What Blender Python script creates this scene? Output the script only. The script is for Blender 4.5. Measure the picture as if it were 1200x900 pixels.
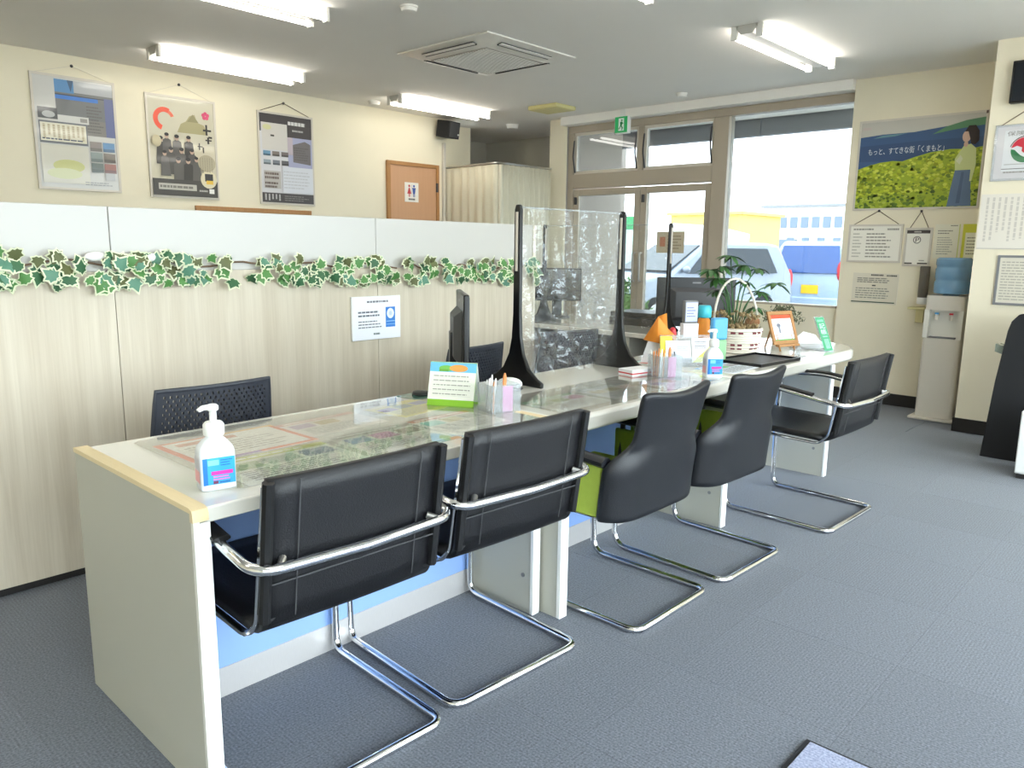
import bpy, math, random
from mathutils import Vector, Matrix
random.seed(7)
sc = bpy.context.scene
for o in list(bpy.data.objects): bpy.data.objects.remove(o)
col = sc.collection

# ------------------------------------------------------------------ camera
CAM_H = 1.3
yaw, pitch, roll = math.radians(42.88), math.radians(10.12), math.radians(0.727)
fw = Vector((math.cos(yaw)*math.cos(pitch), math.sin(yaw)*math.cos(pitch), -math.sin(pitch)))
rt = Vector((math.sin(yaw), -math.cos(yaw), 0)); up = rt.cross(fw)
rt, up = rt*math.cos(roll)+up*math.sin(roll), -rt*math.sin(roll)+up*math.cos(roll)
cd = bpy.data.cameras.new('camera'); cd.sensor_width = 36; cd.lens = 36*902/1200
cd.clip_start = 0.05; cd.clip_end = 500
cam = bpy.data.objects.new('camera', cd); col.objects.link(cam)
bk = -fw
cam.matrix_world = Matrix(((rt.x, up.x, bk.x, 0), (rt.y, up.y, bk.y, 0), (rt.z, up.z, bk.z, CAM_H), (0, 0, 0, 1)))
sc.camera = cam

# ------------------------------------------------------------------ world, exposure
w = bpy.data.worlds.new('sky'); sc.world = w; w.use_nodes = True
bg = w.node_tree.nodes['Background']
bg.inputs[0].default_value = (0.86, 0.93, 1.0, 1); bg.inputs[1].default_value = 6.5
TUBE = 9.5
vs = sc.view_settings
vs.view_transform = 'Standard'; vs.look = 'None'; vs.gamma = 1; vs.exposure = 0.72
try: vs.use_curve_mapping = False
except Exception: pass

# ------------------------------------------------------------------ colour / materials
def lin(c):
    if isinstance(c, str):
        c = tuple(int(c[i:i+2], 16) for i in (1, 3, 5))
    r = []
    for v in c[:3]:
        v = v/255.0
        r.append(v/12.92 if v <= 0.04045 else ((v+0.055)/1.055)**2.4)
    return tuple(r)+(1.0,)
def mat(name, c, rough=0.5, metal=0.0, noise=0.06, nscale=30.0, bump=0.0, bscale=200.0, coat=0.0, alpha=1.0, stretch=None, c2=None, spec=None):
    m = bpy.data.materials.new(name); m.use_nodes = True
    nt = m.node_tree; b = nt.nodes['Principled BSDF']; L = nt.links
    c = lin(c)
    c2 = lin(c2) if c2 else tuple(min(1, max(0, v*(1-noise))) for v in c[:3])+(1,)
    tc = nt.nodes.new('ShaderNodeTexCoord'); mp = nt.nodes.new('ShaderNodeMapping')
    if stretch: mp.inputs['Scale'].default_value = stretch
    L.new(tc.outputs['Object'], mp.inputs['Vector'])
    nz = nt.nodes.new('ShaderNodeTexNoise'); nz.inputs['Scale'].default_value = nscale; nz.inputs['Detail'].default_value = 3
    L.new(mp.outputs[0], nz.inputs['Vector'])
    mx = nt.nodes.new('ShaderNodeMix'); mx.data_type = 'RGBA'
    mx.inputs['A'].default_value = c; mx.inputs['B'].default_value = c2
    L.new(nz.outputs['Fac'], mx.inputs['Factor']); L.new(mx.outputs['Result'], b.inputs['Base Color'])
    b.inputs['Roughness'].default_value = rough; b.inputs['Metallic'].default_value = metal
    if coat: b.inputs['Coat Weight'].default_value = coat; b.inputs['Coat Roughness'].default_value = 0.04
    if alpha < 1: b.inputs['Alpha'].default_value = alpha
    if spec is not None: b.inputs['Specular IOR Level'].default_value = spec
    if bump:
        n2 = nt.nodes.new('ShaderNodeTexNoise'); n2.inputs['Scale'].default_value = bscale; n2.inputs['Detail'].default_value = 2
        L.new(mp.outputs[0], n2.inputs['Vector'])
        bp = nt.nodes.new('ShaderNodeBump'); bp.inputs['Strength'].default_value = bump; bp.inputs['Distance'].default_value = 0.004
        L.new(n2.outputs['Fac'], bp.inputs['Height']); L.new(bp.outputs[0], b.inputs['Normal'])
    return m
def clear(name, tint=(255, 255, 255), rough=0.02, ior=1.45, bump=0.0, bscale=8.0, haze=0.0):
    m = bpy.data.materials.new(name); m.use_nodes = True
    nt = m.node_tree; L = nt.links; out = nt.nodes['Material Output']
    nt.nodes.remove(nt.nodes['Principled BSDF'])
    t = nt.nodes.new('ShaderNodeBsdfTransparent'); t.inputs[0].default_value = lin(tint)
    g = nt.nodes.new('ShaderNodeBsdfGlossy'); g.inputs['Roughness'].default_value = rough
    lw = nt.nodes.new('ShaderNodeLayerWeight'); lw.inputs['Blend'].default_value = 0.5
    pw = nt.nodes.new('ShaderNodeMath'); pw.operation = 'POWER'; pw.inputs[1].default_value = 4.0
    fr = nt.nodes.new('ShaderNodeMath'); fr.operation = 'MULTIPLY_ADD'; f0 = ((ior-1)/(ior+1))**2
    fr.inputs[1].default_value = 0.85-f0; fr.inputs[2].default_value = f0
    L.new(lw.outputs['Facing'], pw.inputs[0]); L.new(pw.outputs[0], fr.inputs[0])
    mx = nt.nodes.new('ShaderNodeMixShader')
    L.new(fr.outputs[0], mx.inputs[0]); L.new(t.outputs[0], mx.inputs[1]); L.new(g.outputs[0], mx.inputs[2])
    if bump:
        tc = nt.nodes.new('ShaderNodeTexCoord')
        nz = nt.nodes.new('ShaderNodeTexNoise'); nz.inputs['Scale'].default_value = bscale; nz.inputs['Detail'].default_value = 4
        bp = nt.nodes.new('ShaderNodeBump'); bp.inputs['Strength'].default_value = bump; bp.inputs['Distance'].default_value = 0.03
        L.new(tc.outputs['Object'], nz.inputs['Vector']); L.new(nz.outputs['Fac'], bp.inputs['Height'])
        L.new(bp.outputs[0], g.inputs['Normal']); L.new(bp.outputs[0], lw.inputs['Normal'])
    last = mx
    if haze:
        d = nt.nodes.new('ShaderNodeBsdfDiffuse'); d.inputs[0].default_value = lin((235, 238, 240))
        m2 = nt.nodes.new('ShaderNodeMixShader'); m2.inputs[0].default_value = haze
        L.new(mx.outputs[0], m2.inputs[1]); L.new(d.outputs[0], m2.inputs[2]); last = m2
    L.new(last.outputs[0], out.inputs[0])
    return m
def emis(name, c, s, base=(240, 240, 240)):
    m = bpy.data.materials.new(name); m.use_nodes = True; nt = m.node_tree
    b = nt.nodes['Principled BSDF']; b.inputs['Base Color'].default_value = lin(base)
    b.inputs['Emission Color'].default_value = c; b.inputs['Emission Strength'].default_value = s
    return m
def printmat(name, rough, coat):
    m = bpy.data.materials.new(name); m.use_nodes = True; nt = m.node_tree
    b = nt.nodes['Principled BSDF']
    a = nt.nodes.new('ShaderNodeAttribute'); a.attribute_name = 'ink'
    nt.links.new(a.outputs['Color'], b.inputs['Base Color'])
    b.inputs['Roughness'].default_value = rough
    if coat: b.inputs['Coat Weight'].default_value = coat; b.inputs['Coat Roughness'].default_value = 0.05
    return m
M = {}
M['print'] = printmat('printed_paper', 0.6, 0)
M['gloss'] = printmat('glossy_print', 0.4, 0.35)
M['wall'] = mat('cream_wallpaper', (237, 228, 203), 0.85, noise=0.04, nscale=4, bump=0.15, bscale=350)
M['wallr'] = M['wall']
M['ceil'] = mat('ceiling_board', (244, 240, 233), 0.9, noise=0.03, nscale=3, bump=0.1, bscale=300)
M['grey_wall'] = mat('grey_wallpaper', (205, 200, 186), 0.9, noise=0.04, nscale=4)
M['base'] = mat('dark_skirting', (34, 31, 29), 0.5)
M['alu'] = mat('taupe_aluminium', (178, 166, 148), 0.42, noise=0.05, nscale=8)
M['alu2'] = mat('pale_aluminium', (212, 204, 190), 0.4, noise=0.04)
M['glass'] = clear('window_glass', (250, 253, 252), 0.0, 1.45)
M['tint'] = clear('dimming_window_glass', (206, 211, 212), 0.0, 1.45)  # clear glass with a grey tint added to dim the overbright view outside
M['white'] = mat('white_plastic', (236, 236, 232), 0.4, noise=0.03)
M['offwhite'] = mat('offwhite_laminate', (226, 224, 214), 0.3, noise=0.03, nscale=6, coat=0.3)
M['greylam'] = mat('pale_grey_laminate', (178, 176, 163), 0.5, noise=0.05, nscale=3)
M['topwhite'] = mat('glossy_counter_top', (224, 221, 211), 0.14, noise=0.03, nscale=4, coat=0.5)
M['beige'] = mat('beige_wood_edge', (226, 205, 160), 0.4, noise=0.12, nscale=12, stretch=(20, 1, 20))
M['blue'] = mat('pale_blue_panel', (132, 163, 216), 0.45, noise=0.03, nscale=3)
M['kick'] = mat('brushed_kick_steel', (204, 201, 200), 0.42, 0.45, noise=0.12, nscale=40, stretch=(12, 1, 1))
M['steel'] = mat('brushed_steel', (196, 194, 192), 0.32, 1.0, noise=0.12, nscale=40, stretch=(1, 1, 12))
M['chrome'] = mat('chrome_tube', (225, 226, 228), 0.1, 1.0, noise=0.03)
M['leather'] = mat('black_leather', (13, 13, 18), 0.48, noise=0.25, nscale=20, bump=0.25, bscale=260)
M['leather2'] = mat('black_leather_trim', (10, 10, 13), 0.5, noise=0.2, nscale=20)
M['shell'] = mat('black_chair_shell', (20, 22, 28), 0.42, noise=0.15, nscale=8, bump=0.2, bscale=300)
M['lime'] = mat('lime_fabric', (166, 186, 70), 0.85, noise=0.15, nscale=60, bump=0.3, bscale=500)
M['black'] = mat('black_plastic', (11, 11, 13), 0.35, noise=0.2)
M['matteblack'] = mat('matte_black', (20, 21, 25), 0.7, noise=0.2)
M['dgrey'] = mat('dark_grey_plastic', (66, 66, 68), 0.5, noise=0.1)
M['mgrey'] = mat('mid_grey_plastic', (128, 128, 130), 0.5, noise=0.08)
M['screen'] = mat('screen_glass', (14, 20, 30), 0.12, noise=0.1)
M['meshback'] = mat('slate_chair_plastic', (50, 53, 62), 0.5, noise=0.1)
M['wood_or'] = mat('orange_wood_door', (206, 162, 126), 0.5, c2=(198, 152, 116), nscale=5, stretch=(12, 12, 0.6))
M['wood_fr'] = mat('picture_wood', (186, 138, 86), 0.5, c2=(160, 112, 66), nscale=12, stretch=(10, 10, 1))
M['curtain'] = mat('cream_curtain', (222, 216, 194), 0.9, noise=0.06, nscale=10, bump=0.2, bscale=400)
M['frost'] = mat('frosted_panel', (190, 188, 183), 0.3, noise=0.02, nscale=2)
M['leafA'] = mat('ivy_green', (52, 108, 52), 0.55, c2=(96, 146, 76), nscale=40)
M['leafB'] = mat('ivy_dark_green', (34, 78, 50), 0.55, c2=(64, 110, 70), nscale=40)
M['leafC'] = mat('ivy_blue_green', (100, 146, 122), 0.55, c2=(64, 112, 88), nscale=40)
M['leafD'] = mat('ivy_olive', (104, 104, 60), 0.55, c2=(70, 84, 50), nscale=40)
M['leafE'] = mat('ivy_cream_edge', (228, 230, 200), 0.6, c2=(208, 216, 180), nscale=30)
M['vine'] = mat('vine_stem', (112, 90, 70), 0.8, noise=0.3)
M['vinyl'] = clear('clear_vinyl', (248, 250, 249), 0.04, 1.7, bump=1.0, bscale=7, haze=0.03)
M['acryl'] = clear('clear_acrylic', (244, 247, 249), 0.04, 1.49, haze=0.17)
M['matclear'] = clear('clear_desk_mat', (250, 250, 248), 0.03, 1.45, bump=0.03, bscale=5, haze=0.03)
M['bottle'] = mat('blue_water_bottle', (128, 176, 214), 0.15, noise=0.2, nscale=10, alpha=0.78)
M['spray'] = mat('clear_bottle', (238, 243, 248), 0.25, noise=0.02, alpha=0.95)
M['smoke'] = mat('smoked_plastic', (110, 102, 92), 0.25, alpha=0.85)
M['cream_pl'] = mat('cream_plastic', (214, 204, 150), 0.5)
M['yel_vent'] = mat('yellowed_vent', (222, 212, 150), 0.6, noise=0.08)
M['foliage'] = mat('plant_leaf', (44, 84, 40), 0.5, c2=(70, 116, 58), nscale=30)
M['dry'] = mat('dried_plant', (160, 138, 100), 0.8, c2=(122, 104, 70), nscale=60)
M['sage'] = mat('sage_leaf', (120, 124, 96), 0.8, c2=(90, 96, 70), nscale=60)
M['wicker'] = mat('white_wicker', (226, 220, 206), 0.7, noise=0.06, nscale=80)
M['maroon'] = mat('maroon_cane', (120, 50, 56), 0.7)
M['paper'] = mat('white_paper', (240, 240, 242), 0.7, noise=0.02)
M['orange'] = mat('orange_paper', (244, 150, 48), 0.6, noise=0.15, nscale=40)
M['yellow'] = mat('yellow_card', (244, 222, 80), 0.6)
M['sky_bl'] = mat('light_blue_plastic', (92, 172, 226), 0.4)
M['teal'] = mat('teal_cap', (60, 180, 196), 0.4)
M['green_bt'] = mat('pale_green_plastic', (156, 208, 156), 0.4, alpha=0.9)
M['pink'] = mat('pink_insert', (232, 140, 196), 0.5)
M['pen_or'] = mat('pen_orange', (222, 140, 70), 0.4)
M['red'] = mat('red_plastic', (206, 50, 56), 0.45)
M['calgreen'] = mat('lime_card', (140, 196, 48), 0.55)
M['concrete'] = mat('outdoor_concrete', (172, 162, 152), 0.9, noise=0.12, nscale=6)
M['asphalt'] = mat('pale_asphalt', (168, 168, 166), 0.95, noise=0.1, nscale=2)
M['fascia'] = mat('grey_fascia', (150, 152, 158), 0.6, noise=0.04)
M['carpaint'] = mat('silver_car_paint', (138, 146, 160), 0.3, 0.2, noise=0.03, coat=0.6)
M['carwhite'] = mat('toned_down_car_paint', (168, 186, 206), 0.3, noise=0.02, coat=0.6)  # white car's paint darkened so the strong daylight does not burn it out
M['carglass'] = mat('car_glass', (30, 40, 50), 0.06, noise=0.1)
M['carglassb'] = mat('blue_car_glass', (62, 92, 150), 0.06, noise=0.1)
M['tyre'] = mat('tyre_rubber', (40, 40, 42), 0.8)
M['plate'] = mat('yellow_plate', (246, 196, 40), 0.5)
M['bldwhite'] = mat('white_building', (222, 220, 216), 0.9, noise=0.04, nscale=0.5)
M['bldyel'] = mat('yellow_building', (232, 204, 120), 0.9, noise=0.05, nscale=0.5)
M['bldglass'] = mat('far_window', (120, 134, 150), 0.3)
M['roofgrey'] = mat('grey_roof', (150, 150, 152), 0.8)
M['hedge'] = mat('hedge_leaf', (92, 130, 52), 0.8, c2=(60, 96, 40), nscale=20)
M['banner'] = mat('green_banner', (70, 150, 96), 0.7)
M['bannerw'] = mat('pale_banner', (186, 206, 196), 0.7, noise=0.05)
M['exitgreen'] = emis('exit_green', lin((20, 130, 70)), 0.5, (16, 110, 60))
M['tube'] = emis('fluorescent_tube', (1.0, 0.955, 0.87, 1), TUBE)
M['fixture'] = mat('white_enamel', (234, 230, 222), 0.35, noise=0.02)
M['reflector'] = mat('lamp_enamel', (196, 192, 184), 0.4, noise=0.02)
M['mat_d'] = mat('doormat_rubber', (40, 42, 48), 0.9)

def carpet(name, c1, c2):
    m = bpy.data.materials.new(name); m.use_nodes = True; nt = m.node_tree; L = nt.links
    b = nt.nodes['Principled BSDF']; b.inputs['Roughness'].default_value = 0.85
    b.inputs['Sheen Weight'].default_value = 0.25
    tc = nt.nodes.new('ShaderNodeTexCoord')
    wv = nt.nodes.new('ShaderNodeTexWave'); wv.bands_direction = 'X'; wv.inputs['Scale'].default_value = 30
    wv.inputs['Distortion'].default_value = 2.5; wv.inputs['Detail'].default_value = 2; wv.inputs['Detail Scale'].default_value = 6
    nz = nt.nodes.new('ShaderNodeTexNoise'); nz.inputs['Scale'].default_value = 160; nz.inputs['Detail'].default_value = 3
    n2 = nt.nodes.new('ShaderNodeTexNoise'); n2.inputs['Scale'].default_value = 3
    for n in (wv, nz, n2): L.new(tc.outputs['Object'], n.inputs['Vector'])
    oi = nt.nodes.new('ShaderNodeObjectInfo')
    a = nt.nodes.new('ShaderNodeMath'); a.operation = 'MULTIPLY_ADD'; a.inputs[1].default_value = 0.09
    L.new(wv.outputs['Fac'], a.inputs[0])
    a2 = nt.nodes.new('ShaderNodeMath'); a2.operation = 'MULTIPLY'; a2.inputs[1].default_value = 0.91
    L.new(nz.outputs['Fac'], a2.inputs[0]); L.new(a2.outputs[0], a.inputs[2])
    cr = nt.nodes.new('ShaderNodeValToRGB'); cr.color_ramp.elements[0].position = 0.3; cr.color_ramp.elements[1].position = 0.75
    cr.color_ramp.elements[0].color = lin(c1); cr.color_ramp.elements[1].color = lin(c2)
    L.new(a.outputs[0], cr.inputs[0])
    hv = nt.nodes.new('ShaderNodeHueSaturation')
    mr = nt.nodes.new('ShaderNodeMapRange'); mr.inputs['To Min'].default_value = 0.95; mr.inputs['To Max'].default_value = 1.05
    L.new(oi.outputs['Random'], mr.inputs[0]); L.new(mr.outputs[0], hv.inputs['Value']); L.new(cr.outputs[0], hv.inputs['Color'])
    L.new(hv.outputs[0], b.inputs['Base Color'])
    bp = nt.nodes.new('ShaderNodeBump'); bp.inputs['Strength'].default_value = 0.3; bp.inputs['Distance'].default_value = 0.004
    L.new(a.outputs[0], bp.inputs['Height']); L.new(bp.outputs[0], b.inputs['Normal'])
    return m
M['carpet'] = carpet('ribbed_carpet', (62, 67, 76), (114, 121, 134))
M['matpile'] = carpet('doormat_pile', (112, 120, 150), (172, 180, 208))

def woodpanel():
    m = bpy.data.materials.new('pale_wood_laminate'); m.use_nodes = True; nt = m.node_tree; L = nt.links
    b = nt.nodes['Principled BSDF']; b.inputs['Roughness'].default_value = 0.5
    tc = nt.nodes.new('ShaderNodeTexCoord'); mp = nt.nodes.new('ShaderNodeMapping'); mp.inputs['Scale'].default_value = (9, 9, 0.5)
    L.new(tc.outputs['Object'], mp.inputs[0])
    n1 = nt.nodes.new('ShaderNodeTexNoise'); n1.inputs['Scale'].default_value = 2.2; n1.inputs['Detail'].default_value = 6; n1.inputs['Distortion'].default_value = 0.6
    mp2 = nt.nodes.new('ShaderNodeMapping'); mp2.inputs['Scale'].default_value = (80, 80, 2.0)
    L.new(tc.outputs['Object'], mp2.inputs[0])
    n2 = nt.nodes.new('ShaderNodeTexNoise'); n2.inputs['Scale'].default_value = 2; n2.inputs['Detail'].default_value = 3
    L.new(mp.outputs[0], n1.inputs['Vector']); L.new(mp2.outputs[0], n2.inputs['Vector'])
    mx = nt.nodes.new('ShaderNodeMath'); mx.operation = 'MULTIPLY_ADD'; mx.inputs[1].default_value = 0.3
    mu = nt.nodes.new('ShaderNodeMath'); mu.operation = 'MULTIPLY'; mu.inputs[1].default_value = 0.7
    L.new(n1.outputs['Fac'], mu.inputs[0]); L.new(n2.outputs['Fac'], mx.inputs[0]); L.new(mu.outputs[0], mx.inputs[2])
    cr = nt.nodes.new('ShaderNodeValToRGB'); e = cr.color_ramp.elements
    e[0].position = 0.25; e[0].color = lin((187, 174, 152)); e[1].position = 0.7; e[1].color = lin((213, 203, 184))
    L.new(mx.outputs[0], cr.inputs[0]); L.new(cr.outputs[0], b.inputs['Base Color'])
    return m
M['wood'] = woodpanel()

# ------------------------------------------------------------------ mesh builder
def V(*a): return Vector(a)
def fillet(pts, r, n=6, closed=False):
    pts = [Vector(p) for p in pts]; out = []
    N = len(pts)
    for i, p in enumerate(pts):
        if not closed and (i == 0 or i == N-1): out.append(p); continue
        a = pts[i-1]-p; b = pts[(i+1) % N]-p
        la, lb = a.length, b.length
        if la < 1e-6 or lb < 1e-6: out.append(p); continue
        a /= la; b /= lb
        ang = a.angle(b)
        if ang > math.pi-0.02: out.append(p); continue
        rr = r[i] if isinstance(r, (list, tuple)) else r
        d = min(rr/math.tan(ang/2), la*0.48, lb*0.48)
        s, t = p+a*d, p+b*d
        for k in range(n+1):
            q = k/n
            out.append(s*(1-q)**2 + p*2*q*(1-q) + t*q*q)
    return out
class MB:
    def __init__(s): s.v = []; s.f = []; s.m = []
    def add(s, vs, fs, mi=0):
        n = len(s.v); s.v += [Vector(p) for p in vs]
        for f in fs: s.f.append([i+n for i in f]); s.m.append(mi)
        return s
    def box(s, x0, x1, y0, y1, z0, z1, mi=0, R=None):
        vs = [V(x, y, z) for z in (z0, z1) for y in (y0, y1) for x in (x0, x1)]
        if R is not None: vs = [R @ p for p in vs]
        return s.add(vs, [[0, 2, 3, 1], [4, 5, 7, 6], [0, 1, 5, 4], [2, 6, 7, 3], [0, 4, 6, 2], [1, 3, 7, 5]], mi)
    def tube(s, path, r, seg=10, closed=False, mi=0, sx=1.0, sy=1.0, up=None, caps=True):
        P = [Vector(p) for p in path]; N = len(P); rings = []
        t0 = (P[1]-P[0]).normalized()
        u = Vector(up) if up else (V(0, 0, 1) if abs(t0.z) < 0.9 else V(1, 0, 0))
        u = (u - t0*u.dot(t0)).normalized()
        for i in range(N):
            if closed: t = (P[(i+1) % N]-P[i-1]).normalized()
            elif i == 0: t = t0
            elif i == N-1: t = (P[-1]-P[-2]).normalized()
            else: t = ((P[i+1]-P[i]).normalized()+(P[i]-P[i-1]).normalized()).normalized()
            u = (u - t*u.dot(t)); u = u.normalized() if u.length > 1e-6 else V(1, 0, 0)
            b = t.cross(u); rr = r[i] if isinstance(r, (list, tuple)) else r
            rings.append([P[i]+u*(math.cos(2*math.pi*k/seg)*rr*sx)+b*(math.sin(2*math.pi*k/seg)*rr*sy) for k in range(seg)])
        vs = [p for rg in rings for p in rg]; fs = []
        for i in range(N if closed else N-1):
            a, b = i*seg, ((i+1) % N)*seg
            for k in range(seg): fs.append([a+k, a+(k+1) % seg, b+(k+1) % seg, b+k])
        if not closed and caps:
            fs.append(list(range(seg))[::-1]); fs.append([(N-1)*seg+k for k in range(seg)])
        return s.add(vs, fs, mi)
    def cyl(s, p0, p1, r0, r1=None, seg=16, mi=0):
        return s.tube([p0, p1], [r0, r0 if r1 is None else r1], seg, mi=mi)
    def lathe(s, prof, c=(0, 0, 0), seg=24, mi=0, sx=1, sy=1):
        vs = []; fs = []; n = len(prof)
        for r, z in prof:
            for k in range(seg):
                a = 2*math.pi*k/seg; vs.append(V(c[0]+r*math.cos(a)*sx, c[1]+r*math.sin(a)*sy, c[2]+z))
        for i in range(n-1):
            for k in range(seg): fs.append([i*seg+k, i*seg+(k+1) % seg, (i+1)*seg+(k+1) % seg, (i+1)*seg+k])
        fs.append(list(range(seg))[::-1]); fs.append([(n-1)*seg+k for k in range(seg)])
        return s.add(vs, fs, mi)
    def prism(s, poly, o, u, v, d, mi=0):
        o, u, v, d = map(Vector, (o, u, v, d)); n = len(poly)
        a = [o+u*p[0]+v*p[1] for p in poly]; b = [p+d for p in a]
        fs = [list(range(n))[::-1], [n+i for i in range(n)]] + [[i, (i+1) % n, n+(i+1) % n, n+i] for i in range(n)]
        if u.cross(v).dot(d) < 0: fs = [f[::-1] for f in fs]
        return s.add(a+b, fs, mi)
    def ball(s, c, r, seg=12, rings=8, sc=(1, 1, 1), mi=0):
        prof = [(max(1e-4, r*math.sin(math.pi*i/rings)), -r*math.cos(math.pi*i/rings)) for i in range(rings+1)]
        n0 = len(s.v); s.lathe(prof, (0, 0, 0), seg, mi)
        for i in range(n0, len(s.v)): p = s.v[i]; s.v[i] = V(c[0]+p.x*sc[0], c[1]+p.y*sc[1], c[2]+p.z*sc[2])
        return s
    def grid(s, fn, nu, nv, mi=0, flip=False):
        vs = [Vector(fn(i/nu, j/nv)) for j in range(nv+1) for i in range(nu+1)]
        fs = []
        for j in range(nv):
            for i in range(nu):
                q = [j*(nu+1)+i, j*(nu+1)+i+1, (j+1)*(nu+1)+i+1, (j+1)*(nu+1)+i]
                fs.append(q[::-1] if flip else q)
        return s.add(vs, fs, mi)
    def mesh(s, name, mats, off=None, ang=35):
        me = bpy.data.meshes.new(name)
        vs = [tuple(p-off) for p in s.v] if off is not None else [tuple(p) for p in s.v]
        me.from_pydata(vs, [], s.f); me.update()
        for m in (mats if isinstance(mats, (list, tuple)) else [mats]): me.materials.append(M[m] if isinstance(m, str) else m)
        me.polygons.foreach_set('material_index', s.m)
        me.polygons.foreach_set('use_smooth', [True]*len(s.f))
        me.set_sharp_from_angle(angle=math.radians(ang)); me.update()
        return me
    def build(s, name, mats, parent=None, loc=None, rot=None, bevel=0, world=False, solid=0, sub=0, ang=35):
        off = None
        if world and parent is not None:
            off = parent.location.copy()
            if parent.parent is not None: off += parent.parent.location
        me = s.mesh(name, mats, off, ang)
        o = bpy.data.objects.new(name, me); col.objects.link(o)
        if parent is not None: o.parent = parent
        if loc is not None: o.location = loc
        if rot is not None: o.rotation_euler = rot
        if solid:
            md = o.modifiers.new('thick', 'SOLIDIFY'); md.thickness = solid; md.offset = 0
        if sub:
            md = o.modifiers.new('smooth', 'SUBSURF'); md.levels = sub; md.render_levels = sub
        if bevel:
            md = o.modifiers.new('bevel', 'BEVEL'); md.width = bevel; md.segments = 2; md.limit_method = 'ANGLE'
        return o
def tag(o, label, cat, group=None, kind=None):
    o['label'] = label; o['category'] = cat
    if group: o['group'] = group
    if kind: o['kind'] = kind
    return o
def thing(name, label, cat, loc=(0, 0, 0), rotz=0, group=None, kind=None):
    o = bpy.data.objects.new(name, None); col.objects.link(o)
    o.empty_display_size = 0.1; o.location = loc; o.rotation_euler = (0, 0, rotz)
    return tag(o, label, cat, group, kind)
def B(x0, x1, y0, y1, z0, z1): return MB().box(x0, x1, y0, y1, z0, z1)
def dup(root, loc, rotz, label, group=None):
    r = root.copy(); col.objects.link(r); r.location = loc; r.rotation_euler = (0, 0, rotz); r['label'] = label
    if group: r['group'] = group
    for ch in [o for o in bpy.data.objects if o.parent == root]:
        c = ch.copy(); col.objects.link(c); c.parent = r
        for g in [o for o in bpy.data.objects if o.parent == ch]:
            d = g.copy(); col.objects.link(d); d.parent = c
    return r

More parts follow.
